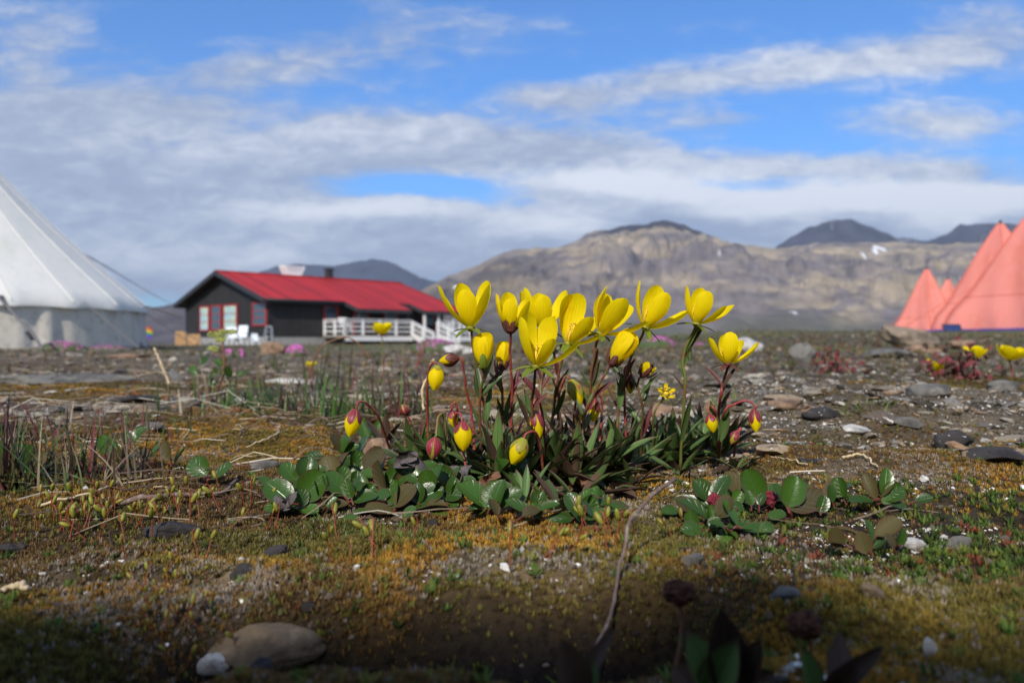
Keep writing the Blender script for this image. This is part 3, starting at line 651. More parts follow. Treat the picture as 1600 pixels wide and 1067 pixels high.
# ------------------------------------------------------------------ pyramid tents
def pyramid(ax, ay, d, h, hw, rz, label, zb=None, seam=True):
    x = (ax-800)/FP*d; zb = Hs(x, d) if zb is None else zb
    h = EYE-(ay-HY)/FP*d-zb
    e = empty('pyramid_tent', (x, d, zb), label, 'tent', 'salmon pyramid tents', R(rz)); rows = 26; per = 14; k = per*4; V = []
    for i in range(rows):
        t = i/(rows-1); half = hw*(1-t)**.93+.045*(1-.3*t)
        half += .03*sin(pi*min(t*4, 1))*(t < .25)
        for j in range(k):
            s, f = divmod(j, per); f = f/per; c0 = [(-1, -1), (1, -1), (1, 1), (-1, 1)][s]; c1 = [(1, -1), (1, 1), (-1, 1), (-1, -1)][s]
            u = c0[0]+(c1[0]-c0[0])*f; v = c0[1]+(c1[1]-c0[1])*f
            pinch = 1-.10*sin(pi*f)*(1-t)**.5-.026*sin(pi*f*5+t*9+s)*(1-t)-.012*sin(pi*f*11+t*23+s*2)*(1-t)
            if t > .93: pinch *= 1-.12*(np.hypot(u, v)-1)
            V.append((half*u*pinch, half*v*pinch, h*(1-(1-t)**1.0)))
    V.append((0, 0, h+.02)); n = len(V)-1
    F = [tuple(q) for q in grid_faces(rows, k, True)]+[((rows-1)*k+j, (rows-1)*k+(j+1) % k, n) for j in range(k)]
    m = MB(); m.add(V, F); m.build('tent_cloth', M['orange'], e, smooth=True)
    g = MB(); q = hw+.10
    for s in range(4):
        c = [(-1, -1), (1, -1), (1, 1), (-1, 1)]; a, b = c[s], c[(s+1) % 4]; g.bar((a[0]*q, a[1]*q, .02), (b[0]*q, b[1]*q, .02), .10, .09)
    g.build('ground_sheet', M['blue_sheet'], e)
    for s in range(4):
        j = s*per; sm_ = MB(); sm_.tube([tuple(V[i*k+j]) for i in range(rows)], .012, 5); sm_.build('corner_seam', M['seam'], e, smooth=True)
    sm_ = MB(); i_ = 7; sm_.tube([tuple(V[i_*k+(j % k)]) for j in range(k+1)], .007, 5); sm_.build('panel_seam', M['seam'], e, smooth=True)
    for a, b in ((-1, -1), (1, -1), (1, 1), (-1, 1)):
        gl = MB(); gl.tube([(a*hw*.55, b*hw*.55, h*.42), (a*hw*1.55, b*hw*1.55, 0)], .005, 5); ln = gl.build('guy_line', M['seam'], e); pg = MB(); pg.tube([(a*hw*1.52, b*hw*1.52, .08), (a*hw*1.58, b*hw*1.58, -.1)], .014, 5); pg.build('peg', M['dark_trim'], ln)
    tip = MB()
    for a, b in ((-1, -1), (1, 1), (-1, 1), (1, -1)): tip.bar((a*.03, b*.03, h), (-a*.02, -b*.02, h+.07), .02)
    tip.build('pole_tip', M['dark_trim'], e)
    if seam:
        s = MB(); s.tube([(-hw*.62, -hw*.80, h*.16), (-hw*.50, -hw*.66, h*.30), (-hw*.40, -hw*.60, h*.38)], .03, 6); s.build('door_tie', M['red_frame'], e)
    return e
pyramid(1448, 421, 24, 2.4, .64, 24, 'small salmon pyramid tent behind the boulder, leftmost of the tents', seam=False)
pyramid(1481, 437, 27, 2.4, .60, 38, 'small salmon pyramid tent half hidden behind the leftmost one', seam=False)
pyramid(1563, 350, 15.8, 2.4, .84, 20, 'tall salmon pyramid tent with its whole pointed tip in view')
t4 = pyramid(1630, 312, 13.6, 2.4, 1.06, 18, 'large salmon pyramid tent cut off by the right edge of the photo')
v = MB(); v.tube([(-.42, -.62, 1.28), (-.42, -.90, 1.12), (-.40, -.95, .98)], [.10, .085, .07], 12); v.build('vent_sleeve', M['orange'], t4, smooth=True)
v = MB(); v.box((-.75, -1.0, .62), (-.55, -.93, .80)); v.build('vent_patch', M['grey_metal'], t4)
def solar():
    d = 12.6; x = (1492-800)/FP*d; z = EYE-(521-HY)/FP*d; e = empty('solar_panel', (x, d, z), 'dark blue solar panel leaning at the foot of the tents', 'solar panel', rz=R(8))
    V = [(-.15, 0, 0), (.15, 0, 0), (.17, .12, .145), (-.13, .12, .145)]; m = MB(); m.add(V+[(a, b+.02, c-.01) for a, b, c in V], [(0, 1, 2, 3), (7, 6, 5, 4), (0, 4, 5, 1), (1, 5, 6, 2), (2, 6, 7, 3), (3, 7, 4, 0)]); m.build('cell_face', M['panel'], e)
    f = MB(); [f.bar(V[i], V[(i+1) % 4], .012) for i in range(4)]; f.build('frame', M['dark_trim'], e)
    g = MB(); g.bar((0, .12, .13), (0, .22, -.02), .015); g.build('stand', M['dark_trim'], e)
solar()

# ------------------------------------------------------------------ stones
def rock_arrays(sub, seed, sx, sy, sz, rough=.35, cut=.5):
    V, F = ICO[sub]; r = np.random.default_rng(seed)
    p = V.copy()
    for _ in range(7):                                     # chisel facets
        d = nrm(r.normal(size=3)); k = r.uniform(cut, .92); q = p@d; p = p-np.outer(np.maximum(q-k, 0), d)
    n = (vn3(V*1.6+seed % 97, seed)-.5)*rough+(vn3(V*5+seed % 31, seed+1)-.5)*rough*.35
    if sub >= 4: n = n+(vn3(V*14+seed % 31, seed+2)-.5)*rough*.12
    p = p*(1+n[:, None]); return p*np.array([sx, sy, sz]), F
def stone(px, py, wpx, hpx, mt, seed, label, cat='stone', name='stone', d=None, rz=0, tilt=0, flat=1.0, sub=4, sink=.35, group=None, rough=.35):
    g = hit(px, py) if d is None else np.array([(px-800)/FP*d, d, Hs((px-800)/FP*d, d)])
    w = wpx/FP*g[1]/2; h = hpx/FP*g[1]/2
    V, F = rock_arrays(sub, seed, w, w*flat, h, rough)
    me = mesh(name, V, F); o = obj(name, me, M[mt], label=label, cat=cat, group=group)
    o.location = (g[0], g[1]+w*flat*.3, g[2]+h*(1-2*sink)); o.rotation_euler = (0, R(tilt), R(rz)); return o
stone(1428, 532, 104, 40, 'boulder', 11, 'large brown boulder lying in front of the small salmon tents', 'boulder', 'boulder', d=5.6, tilt=14, flat=.6, sub=5, sink=.1)
stone(1508, 534, 52, 20, 'stone_tan', 12, 'tan stone right of the boulder below the solar panel', d=5.4, flat=.8, sink=.2)
stone(1448, 541, 52, 20, 'stone_tan', 13, 'rusty stone lying at the foot of the brown boulder', d=4.6, flat=.8, sink=.25)
stone(1172, 533, 52, 34, 'stone_pale', 14, 'pale bluish stone behind the flowers left of the grey slab', d=3.6, flat=.7, sink=.25)
stone(1258, 568, 46, 38, 'stone_grey', 15, 'upright pale grey slab with a pointed top on the gravel', flat=.5, tilt=35, sink=.15)
stone(1224, 638, 66, 22, 'stone_tan', 16, 'flat orange-tan stone right of the rightmost flower', flat=.9, sink=.25)
stone(1290, 652, 74, 26, 'stone_dark', 17, 'long dark stone beside the flat orange-tan stone', flat=.7, sink=.42)
stone(1045, 652, 56, 34, 'stone_tan', 18, 'rounded brown stone with a pale lichen top behind the flower stems', flat=.8, sink=.3)
stone(1128, 648, 52, 34, 'stone_brown', 19, 'rounded olive stone behind the rightmost flower stem', flat=.8, sink=.3)
stone(1495, 700, 66, 44, 'stone_dark', 20, 'dark blocky stone in the middle of the right stony bank', flat=.8, sink=.42)
stone(1555, 722, 90, 34, 'stone_dark', 21, 'long dark stone at the right edge of the stony bank', flat=.7, sink=.35)
stone(1522, 716, 34, 18, 'stone_brown', 22, 'small brown pebble between the two dark stones of the bank', flat=.9)
stone(1415, 668, 60, 22, 'stone_grey', 23, 'grey lichened stone on the ridge of the stony bank', flat=.8)
stone(1340, 676, 44, 18, 'stone_pale', 24, 'whitish lichened stone left on the stony bank', flat=.8)
stone(1460, 618, 80, 26, 'stone_grey', 25, 'wide grey slab behind the stony bank below the red leaved plants', flat=.8)
stone(1575, 610, 60, 24, 'stone_grey', 26, 'grey stone at the right edge behind the stony bank', flat=.8)
stone(1390, 560, 90, 22, 'stone_grey', 27, 'broad grey slab lying below the brown boulder', flat=.8, sink=.3)
stone(1128, 765, 56, 22, 'stone_dark', 28, 'black stone dusted with white lichen above the right willow leaves', flat=.8, sink=.42) 
stone(1268, 724, 40, 16, 'stone_dark', 29, 'small black stone with a white flake on the golden moss', flat=.8, sink=.42)
stone(266, 838, 92, 24, 'stone_dark', 30, 'long charcoal coloured lump lying on the moss at left', flat=.45, sink=.2, rough=.5, name='dark_lump', cat='lump')
stone(14, 866, 44, 22, 'stone_dark', 31, 'small charcoal lump at the left edge of the photo', flat=.6, sink=.2, rough=.5, name='dark_lump', cat='lump')
stone(432, 872, 46, 26, 'stone_dark', 32, 'dark pitted lump on the moss below the oval leaves', flat=.6, sink=.2, rough=.5, name='dark_lump', cat='lump')
stone(378, 905, 40, 30, 'stone_dark', 33, 'black round stone lying just above the pale pebble', flat=.8, sink=.25)
stone(360, 915, 34, 26, 'stone_brown', 34, 'pale brown pebble tucked under the black round stone', flat=.8, sink=.3)
stone(395, 1035, 210, 74, 'stone_brown', 35, 'broad smooth brown stone in the hollow at the bottom of the photo', flat=.55, sink=.3, sub=5, rough=.16)
stone(404, 1018, 46, 34, 'stone_dark', 36, 'black pebble lying on the broad smooth brown stone', d=.165, flat=.8, sink=-.35)
stone(333, 1062, 62, 44, 'stone_pale', 37, 'whitish pebble in front of the broad brown stone', flat=.7, sink=.2)
stone(1088, 882, 46, 22, 'stone_grey', 38, 'small greenish grey pebble below the right oval leaves', flat=.8, sink=.3)
stone(1228, 938, 54, 26, 'stone_grey', 39, 'smooth grey pebble among the small green plants at right', flat=.8, sink=.25, rough=.2)
stone(1372, 938, 54, 26, 'stone_brown', 40, 'angular brown chip among the small green plants', flat=.6, tilt=25, sink=.25)
stone(1455, 1030, 24, 36, 'stone_pale', 41, 'thin upright white chip near the bottom right', flat=.4, tilt=-20, sink=.1)
stone(1498, 860, 44, 24, 'stone_grey', 42, 'pale lichened chip among green plants near the right edge', flat=.7, tilt=-20, sink=.2)
stone(1428, 862, 44, 26, 'stone_pale', 43, 'white crusted crumbly pebble right of the brown willow leaves', flat=.8, sink=.25, rough=.6)
stone(210, 628, 90, 14, 'stone_dark', 44, 'flat dark sliver of rock on the moss at left', flat=.5, sink=.2)
stone(90, 600, 210, 26, 'stone_grey', 45, 'wide flat grey rock behind the reddish grass at left', flat=.5, sink=.35)
stone(425, 548, 44, 26, 'stone_tan', 46, 'pale tan stone in front of the cabin wall left of the pink flowers', d=6.2, flat=.8, sink=.2)
stone(470, 600, 120, 12, 'stone_pale', 47, 'long low pale slab behind the green grass', flat=.3, sink=.3)
stone(715, 552, 60, 18, 'stone_pale', 48, 'whitish stone just under the pink flowers beside the stairs', d=3.6, flat=.6, sink=.25)
stone(205, 556, 80, 10, 'stone_tan', 49, 'long low tan slab on the ground before the white tent', d=2.9, flat=.4, sink=.2)
stone(415, 732, 60, 16, 'stone_grey', 50, 'flat grey stone on the moss left of the oval leaves', flat=.7, sink=.3)
stone(590, 690, 60, 60, 'stone_tan', 51, 'tan stone half hidden among the leaves left of the hanging bud', d=.43, flat=.6, sink=.2)

# ------------------------------------------------------------------ leaves and petals
def leaf_mesh(name, length, width, kind='lance', curl=.3, fold=.15, n=9, m=7, twist=0., wav=0.):
    """leaf in its own frame: root at the origin, growing along +Y, upper face +Z"""
    t = np.linspace(0, 1, n); u = np.linspace(-1, 1, m)
    if kind == 'lance': w = np.sin(pi*np.clip(t, 0, 1)**.85)**.8*.93+.10*(1-t)
    elif kind == 'oval': w = np.sqrt(np.clip(1-((t-.53)/.5)**2*.98, 0, 1)); w[0] = .10; w[-1] = .10
    elif kind == 'petal': w = (t**.62)*np.clip(1-t**2.5, 0, 1)**.62; w = w/w.max(); w = np.maximum(w, .16); w[-1] = .10
    elif kind == 'blade': w = (1-t)**.6
    elif kind == 'sepal': w = np.sqrt(np.clip(1-(t-.28)**2/.52, 0, 1)); w[-1] = .12
    ang = curl*t; dy = np.cos(ang); dz = -np.sin(ang)
    y = np.concatenate([[0], np.cumsum((dy[1:]+dy[:-1])/2/(n-1))])*length; z = np.concatenate([[0], np.cumsum((dz[1:]+dz[:-1])/2/(n-1))])*length
    V = np.zeros((n, m, 3)); hw = w*width/2
    V[:, :, 0] = hw[:, None]*u; V[:, :, 1] = y[:, None]; V[:, :, 2] = z[:, None]+fold*hw[:, None]*(u**2)
    if wav: V[:, :, 2] += wav*width*np.sin(t*9)[:, None]*u*np.abs(u)
    if twist:
        a = twist*t[:, None]; x0 = V[:, :, 0].copy(); z0 = V[:, :, 2]-z[:, None]; V[:, :, 0] = x0*np.cos(a)-z0*np.sin(a); V[:, :, 2] = z[:, None]+x0*np.sin(a)+z0*np.cos(a)
    UV = np.stack(np.meshgrid(t, (u+1)/2, indexing='ij')[::-1], -1)
    return mesh(name, V.reshape(-1, 3), grid_faces(n, m), uv=UV.reshape(-1, 2))
def orient(o, loc, direction, normal):
    d = nrm(direction); n = np.array(normal, float); n = n-d*np.dot(n, d); n = nrm(n); x = np.cross(d, n)
    mw = Matrix(((x[0], d[0], n[0], loc[0]), (x[1], d[1], n[1], loc[1]), (x[2], d[2], n[2], loc[2]), (0, 0, 0, 1)))
    o.matrix_basis = mw; return o
LIB = {}
def lib(key, nvar, fn):
    if key not in LIB: LIB[key] = [fn(i) for i in range(nvar)]
    return LIB[key][random.randrange(nvar)]
def frame(A, hint=(1, 0, 0)):
    A = nrm(A); U = np.array(hint, float); U = nrm(U-A*np.dot(U, A)); Vv = np.cross(A, U); return A, U, Vv

def stem_mesh(pts, r0, r1, hairs=True, seed=0):
    p = spline(pts, 22); n = len(p); p = p+np.stack([fbm(np.arange(n)*.35, np.full(n, seed*1.), 2, 71), fbm(np.arange(n)*.35, np.full(n, seed+5.), 2, 72), np.zeros(n)], -1)*.0004
    mb = MB(); mb.tube(p, np.linspace(r0, r1, n), 8)
    if hairs:
        r = np.random.default_rng(seed)
        for _ in range(int(90)):
            i = r.integers(0, n-1); q = p[i]+(p[i+1]-p[i])*r.random(); d = nrm(r.normal(size=3)); t = nrm(p[min(i+1, n-1)]-p[i]); d = nrm(d-t*np.dot(d, t)+t*.15); a = nrm(np.cross(d, t))*.00005
            L = r.uniform(.0004, .0011); mb.add([q-a, q+a, q+d*L], [(0, 1, 2)])
    return mb
def flower(px, py, d, tilt, lean, L, petals, stem, base, label, smat='stem', sep='green', seplen=.42, sepang=98, cup=.42, stem_leaves=(), calyx=.0011, grp='open yellow saxifrage flowers', W_=.455, seed=0, rad=.00062):
    """px,py: bottom of the cup; L: petal length in photo pixels; petals: (bearing round the axis, opening angle[, length factor])"""
    C = P(px, py, d); A = nrm([sin(R(tilt)), -sin(R(lean)), cos(R(tilt))*cos(R(lean))]); A, U, Vv = frame(A)
    root = P(*base) if len(base) == 3 else hit(*base); root[2] = Hs(root[0], root[1])-.002
    e = empty('saxifrage_flower', root, label, 'flower', grp); o0 = root; L = L/FP*d
    loc = lambda p: np.asarray(p)-o0
    pts = [C-A*calyx*.2]+[P(*q) for q in stem]+[root]
    stem_mesh([loc(p) for p in pts], rad*.95, rad*1.25, seed=seed).build('stem', M[smat], e, smooth=True)
    cm = MB(); V = []
    for z, r_ in ((-.0016, .0005), (-.0011, .0011), (-.0003, .0017), (.0006, .0021), (.0012, .0016)):
        V += [loc(C)+A*z+(U*cos(a)+Vv*sin(a))*r_*(calyx/.0011) for a in np.linspace(0, 2*pi, 12, endpoint=False)]
    cm.add(V, grid_faces(5, 12, True)); cm.build('calyx', M['sepal_dark' if sep != 'green' else 'bud_green'], e, smooth=True)
    for k in range(5):
        a = R(petals[0][0]+36+72*k)+random.uniform(-.2, .2); D = U*cos(a)+Vv*sin(a); th = R(sepang+random.uniform(-10, 10)); l = L*seplen*random.uniform(.85, 1.1)
        dr = A*cos(th)+D*sin(th); nn = A*sin(th)-D*cos(th)
        hug = sepang < 60
        s = obj('sepal', leaf_mesh('sepal', l, l*(.46 if hug else .42), 'sepal', curl=(-.7 if hug else .35), fold=(.5 if hug else .25), n=8, m=5), M['sepal' if sep == 'green' else 'sepal_dark' if sep == 'dark' else 'sepal_red'], e)
        orient(s, loc(C)+D*(.0027 if hug else .0014)-A*.0003, dr, nn)
    for i, q in enumerate(petals):
        a = R(q[0]); th = R(q[1]+(3 if petals[0][1] > 12 or q[1] > 12 else 1)); l = L*(q[2] if len(q) > 2 else 1)*random.uniform(.97, 1.03); D = U*cos(a)+Vv*sin(a)
        t0 = th+R(26)*(1 if th > R(12) else 1.3)                 # starts flared, curls back up to the opening angle
        dr = A*cos(t0)+D*sin(t0); nn = A*sin(t0)-D*cos(t0)
        me = leaf_mesh('petal', l, l*W_*random.uniform(.95, 1.05), 'petal', curl=-(t0-th)*2.0, fold=cup, n=14, m=9, wav=.045*random.uniform(-1, 1), twist=random.uniform(-.2, .2))
        orient(obj('petal', me, M['petal'], e), loc(C)+D*.0009+A*.0003*(i % 2), dr, nn)
    sm = MB()
    for k in range(9):
        a = k/9*2*pi+.3; D = U*cos(a)+Vv*sin(a); p0 = loc(C)+D*.0012; p1 = loc(C)+D*random.uniform(.0028, .0042)*(1 if petals[0][1] > 12 else .4)+A*L*random.uniform(.34, .44)
        sm.tube([p0, (p0+p1)/2+D*.0005, p1], .00017, 5); V, F = ICO[1]; sm.add(V*[.0006, .0006, .00045]+p1, F)
    for s in (-1, 1): sm.tube([loc(C), loc(C)+U*s*.0005+A*L*.18, loc(C)+U*s*.001+A*L*.30], [.0012, .0009, .0003], 7)
    sm.build('stamens', M['stamen'], e, smooth=True)
    for (q, ang, l, w) in stem_leaves: stem_leaf(e, loc, q, ang, l, w)
    if d < .45 and L > .006:
        sp = spline(pts, 22); nl = len(sp)
        for k in range(6):
            p = sp[int(nl*random.uniform(.45, .9))]; sg = 1 if k % 2 else -1; an = R(sg*random.uniform(8, 38)); ll = random.uniform(30, 62)/FP*p[1]
            o = obj('stem_leaf', leaf_mesh('stem_leaf', ll, ll*random.uniform(.13, .2), 'lance', curl=random.uniform(-.2, .6), fold=.5, twist=random.uniform(-.4, .4)), M[random.choice(['leaf', 'leaf', 'leaf_dark', 'wine'])], e)
            orient(o, loc(p), nrm([sin(an), random.uniform(-.35, .35), cos(an)]), nrm([-sin(an)+random.uniform(-.4, .4), -.8, .3]))
    return e
def stem_leaf(e, loc, q, ang, l, w, mt=None):
    p = P(*q); dr = nrm([sin(R(ang)), random.uniform(-.3, .1), cos(R(ang))])
    o = obj('stem_leaf', leaf_mesh('stem_leaf', l/FP*q[2], w/FP*q[2], 'lance', curl=random.uniform(-.3, .4), fold=.5), M[mt or random.choice(['leaf', 'leaf', 'leaf_dark'])], e)
    orient(o, loc(p), dr, nrm([random.uniform(-.5, .5), -.9, .3]))
five = lambda rot, op, j=6: [(rot+72*k+random.uniform(-j, j), op+random.uniform(-j, j)) for k in range(5)]
D0 = .372
flower(735, 513, .365, -3, 4, 78, [(262, 14, .86), (190, 30, 1.08), (118, 14, 1.0), (42, 24, 1.05), (335, 24, 1.0)], [(741, 560, .37), (748, 605, .375), (758, 640, .38)], (772, 748), 'wide open yellow flower at the left end of the row, beside the red roof end', sep='green', stem_leaves=[((750, 625, .374), -12, 42, 9)], seed=1)
flower(797, 517, .375, 4, 3, 60, [(262, 14, .9), (190, 20, 1.05), (110, 14, 1.08), (40, 24), (335, 26, .95)], [(797, 545, .38), (799, 590, .385), (799, 650, .39)], (796, 742), 'half open yellow flower cupped in dark red sepals, second from the left in the row', smat='stem_red', sep='dark', seplen=.52, sepang=32, seed=2, calyx=.0016)
flower(850, 516, .395, 2, 2, 74, [(200, 24), (262, 22, .8), (110, 20, .9), (150, 32, 1.0), (30, 26)], [(850, 550, .40), (846, 610, .40)], (842, 742), 'open yellow flower partly hidden behind the big front flower', seed=3)
flower(888, 538, .372, 12, 6, 84, [(150, 10, 1.0), (95, 8, 1.03), (300, 34, .78), (20, 34, .95), (345, 52, .92)], [(880, 560, .375), (870, 600, .38), (863, 650, .385)], (852, 752), 'open yellow flower with a tall upright petal right of the big front flower', sep='green', seplen=.36, seed=4, stem_leaves=[((866, 650, .384), 20, 50, 10)])
flower(838, 573, .335, 6, 10, 86, [(205, 20, 1.0), (140, 14, 1.02), (60, 18, 1.0), (300, 30, .72), (345, 48, .95)], [(834, 600, .338), (831, 640, .345), (828, 680, .35)], (822, 765), 'big yellow flower nearest the camera in the middle of the group', seed=5, W_=.44, stem_leaves=[((831, 655, .347), -14, 50, 10)])
flower(938, 522, .368, 20, 5, 82, [(160, 10, 1.0), (110, 20, .85), (285, 26, .92), (50, 38, .95), (345, 52, .92)], [(930, 545, .37), (922, 585, .375), (922, 620, .38), (908, 665, .385)], (898, 752), 'yellow flower leaning right with one narrow upright petal, fourth stem from the right', sep='green', seplen=.35, seed=6, stem_leaves=[((925, 600, .376), 6, 60, 9)])
flower(1008, 513, .370, 24, 4, 82, [(170, 26, .95), (100, 12, .90), (285, 12, .82), (15, 42, 1.0), (345, 40, .9)], [(1000, 530, .372), (985, 560, .375), (972, 610, .38), (965, 660, .385)], (958, 748), 'yellow flower leaning right with a needle thin petal standing at its left', sep='green', seplen=.38, smat='stem', seed=7, stem_leaves=[((968, 640, .38), 4, 60, 12)])
flower(1088, 507, .372, 14, 4, 68, [(180, 24, .92), (105, 10, .9), (270, 8, .85), (10, 46, 1.0), (330, 40, .8)], [(1080, 526, .374), (1068, 560, .378), (1070, 610, .38)], (1062, 740), 'yellow flower on a tall greenish stem second from the right of the group', smat='stem_green', sep='green', seplen=.40, seed=8, stem_leaves=[((1078, 565, .376), -1, 34, 8), ((1063, 690, .382), 5, 80, 13)])
flower(1137, 570, .372, 2, 2, 56, [(195, 34, .95), (265, 8, .98), (100, 12, .9), (350, 48, 1.0), (30, 30, .85)], [(1131, 595, .375), (1125, 630, .378)], (1118, 716), 'rightmost yellow flower of the group with dark red spreading sepals', smat='stem_red', sep='dark', seplen=.42, sepang=100, seed=9, stem_leaves=[((1120, 690, .38), -12, 70, 16), ((1126, 690, .38), 12, 60, 16)])
flower(755, 574, .360, 0, 0, 52, [(225, 10), (300, 10, .95), (150, 12), (85, 8, 1.1), (20, 12)], [(753, 600, .365), (750, 640, .37)], (757, 748), 'cup shaped half closed yellow flower under the leftmost open flower', sep='green', seplen=.45, sepang=38, W_=.56, cup=.6, seed=10, stem_leaves=[((760, 660, .37), 6, 60, 11)])
flower(784, 576, .385, 4, 0, 44, [(225, 3), (300, 3), (150, 4), (85, 3), (20, 4)], [(783, 600, .388), (786, 640, .39)], (790, 744), 'narrow closed yellow flower squeezed between two reddish stems', sep='dark', seplen=.4, sepang=30, W_=.5, cup=.6, seed=11)
flower(956, 569, .362, 34, 2, 58, [(225, 8), (300, 8, .95), (150, 8), (85, 10, 1.1), (20, 8)], [(945, 585, .365), (925, 622, .37), (912, 655, .375)], (901, 750), 'closed yellow flower leaning right below the row on a forked brown stem', sep='dark', seplen=.42, sepang=34, W_=.56, cup=.6, seed=12)
flower(1004, 586, .378, 30, 8, 24, five(20, 28), [(996, 600, .38), (1004, 640, .385)], (1000, 738), 'small withering yellow flower with brown sepals behind the closed leaning flower', sep='dark', seplen=.9, sepang=38, seed=13, rad=.0005)
flower(1040, 616, .385, 6, 50, 15, five(20, 50), [(1032, 628, .387), (1022, 655, .39)], (1018, 735), 'tiny round yellow flower on a short dark stalk', smat='stem_green', sep='green', seplen=.8, sepang=60, seed=14, rad=.0005)

def bud(px, py, d, ang, Lp, Wp, stem, base, label, smat='stem_red', sep='sepal_red', frac=.45, open_=.0, petal=True, seed=0, rad=.0005, leaves=()):
    """px,py: where the bud joins its stalk; ang: where the tip points (0 up, 180 down, clockwise in the photo)"""
    C = P(px, py, d); A = nrm([sin(R(ang)), -.18, cos(R(ang))]); A, U, Vv = frame(A, (.8, .5, .2)); root = P(*base) if len(base) == 3 else hit(*base); root[2] = Hs(root[0], root[1])-.002
    e = empty('flower_bud', root, label, 'flower bud', 'saxifrage buds'); loc = lambda p: np.asarray(p)-root; L = Lp*.93/FP*d; Wd = Wp*.90/FP*d/2
    stem_mesh([loc(C)]+[loc(P(*q)) for q in stem]+[loc(root)], rad, rad*1.3, seed=seed+50).build('stem', M[smat], e, smooth=True)
    n, m = 14, 25; t = np.linspace(0, 1, n); prof = np.sin(pi*np.clip(t*.93+.05, 0, 1)**.9)**.72; a = np.linspace(0, 2*pi, m)
    V = np.zeros((n, m, 3))
    lob = 1+.055*np.abs(np.sin(a*2.5))[None, :]*(.3+t[:, None])-.05*ss(.96, 1, np.abs(np.cos(a*2.5)))[None, :]
    V = loc(C)+A*(t*L)[:, None, None]+(prof[:, None]*Wd*lob)[..., None]*(np.cos(a)[None, :, None]*U+np.sin(a)[None, :, None]*Vv)
    UV = np.stack(np.meshgrid(.25+.75*t, (a*5/2/pi) % 1, indexing='ij')[::-1], -1)
    obj('petals', mesh('petals', V.reshape(-1, 3), grid_faces(n, m), uv=UV.reshape(-1, 2)), M['petal' if petal else 'bud_green'], e)
    for k in range(5):
        a0 = 2*pi*k/5+seed; q = 8; tt = np.linspace(-.02, frac*random.uniform(.9, 1.15), q); us = np.linspace(-1, 1, 5); Vs = np.zeros((q, 5, 3))
        for i, tv in enumerate(tt):
            s = i/(q-1); wdt = .62*sqrt_(1-s**2.2)+.03; pr = np.interp(max(tv, 0), t, prof)
            for j, uu in enumerate(us):
                aa = a0+uu*wdt; Vs[i, j] = loc(C)+A*tv*L+(U*cos(aa)+Vv*sin(aa))*(pr*Wd*1.09+.00012)*(1+open_*s)
        UV = np.stack(np.meshgrid(np.linspace(0, 1, q), (us+1)/2, indexing='ij')[::-1], -1)
        obj('sepal', mesh('sepal', Vs.reshape(-1, 3), grid_faces(q, 5), uv=UV.reshape(-1, 2)), M[sep], e)
    for (q, an, l, w) in leaves: stem_leaf(e, loc, q, an, l, w)
def sqrt_(v): return math.sqrt(max(v, 0))
bud(556, 640, .37, 192, 46, 27, [(560, 628, .37), (575, 632, .375), (596, 660, .385)], (622, 735), 'nodding yellow and crimson bud hanging apart at the far left of the plant', frac=.5, seed=1)
bud(684, 572, .362, 188, 41, 27, [(681, 566, .362), (672, 574, .365), (668, 610, .37), (668, 660, .38)], (674, 745), 'plump yellow bud hanging high on the left below the red porch roof', sep='bud_green', frac=.22, seed=2)
bud(723, 660, .345, 178, 47, 31, [(722, 652, .346), (716, 645, .348), (712, 660, .352), (722, 700, .355)], (735, 770), 'bright yellow bud hanging point down in the centre left of the leaves', frac=.34, seed=3)
bud(680, 684, .345, 187, 36, 25, [(682, 676, .346), (686, 650, .35), (695, 660, .355)], (700, 762), 'closed crimson and green bud left of the bright yellow hanging bud', frac=.85, petal=False, seed=4, smat='stem_green')
bud(834, 642, .350, 168, 46, 23, [(832, 633, .351), (838, 622, .353), (846, 640, .356), (850, 690, .36)], (858, 760), 'slim crimson and yellow bud hanging below the big front flower', frac=.62, seed=5, leaves=[((848, 720, .35), -4, 56, 9)])
bud(819, 686, .335, 207, 46, 30, [(824, 677, .336), (833, 674, .338), (842, 684, .342), (846, 720, .35)], (852, 768), 'yellow green bud slanting down to the left on an arched red stalk', sep='bud_green', frac=.55, seed=6)
bud(1109, 648, .372, 170, 30, 20, [(1107, 640, .372), (1110, 634, .374), (1118, 650, .377)], (1124, 718), 'short yellow bud with a crimson top left of the arched red stalk', frac=.4, seed=7)
bud(1178, 640, .372, 177, 38, 20, [(1180, 634, .372), (1168, 626, .373), (1146, 632, .375), (1130, 650, .377)], (1124, 720), 'yellow and crimson bud hanging at the far right from an arched red stalk', frac=.6, seed=8)
bud(892, 594, .380, 158, 44, 24, [(886, 588, .38), (880, 592, .381), (874, 620, .383), (872, 670, .386)], (868, 748), 'olive green closed bud nodding between two tall brown stems', sep='bud_green', frac=.75, seed=9)
bud(716, 560, .366, 262, 32, 20, [(722, 562, .366), (727, 600, .37), (738, 650, .375)], (746, 752), 'withered brown and yellow bud bent to the left on a red stem', frac=.8, open_=.25, seed=10, sep='sepal_dark', smat='stem_red')
bud(636, 648, .385, -24, 20, 16, [(640, 662, .386), (634, 690, .388)], (640, 742), 'small round crimson bud standing at the left edge of the leaves', frac=.95, petal=False, seed=11)
bud(985, 585, .385, 182, 32, 17, [(985, 578, .385), (978, 572, .386), (975, 610, .388)], (980, 740), 'small crimson bud hidden behind the closed leaning flower', frac=.8, seed=12)
bud(930, 624, .385, 186, 38, 18, [(932, 616, .385), (938, 622, .386), (940, 660, .388)], (934, 744), 'crimson and yellow bud behind the dark lance leaves right of the forked stem', frac=.55, seed=13)
bud(906, 636, .392, 184, 36, 16, [(906, 628, .392), (900, 625, .393), (896, 660, .394)], (898, 742), 'narrow yellow bud half hidden behind the forked brown stem', frac=.45, seed=14)
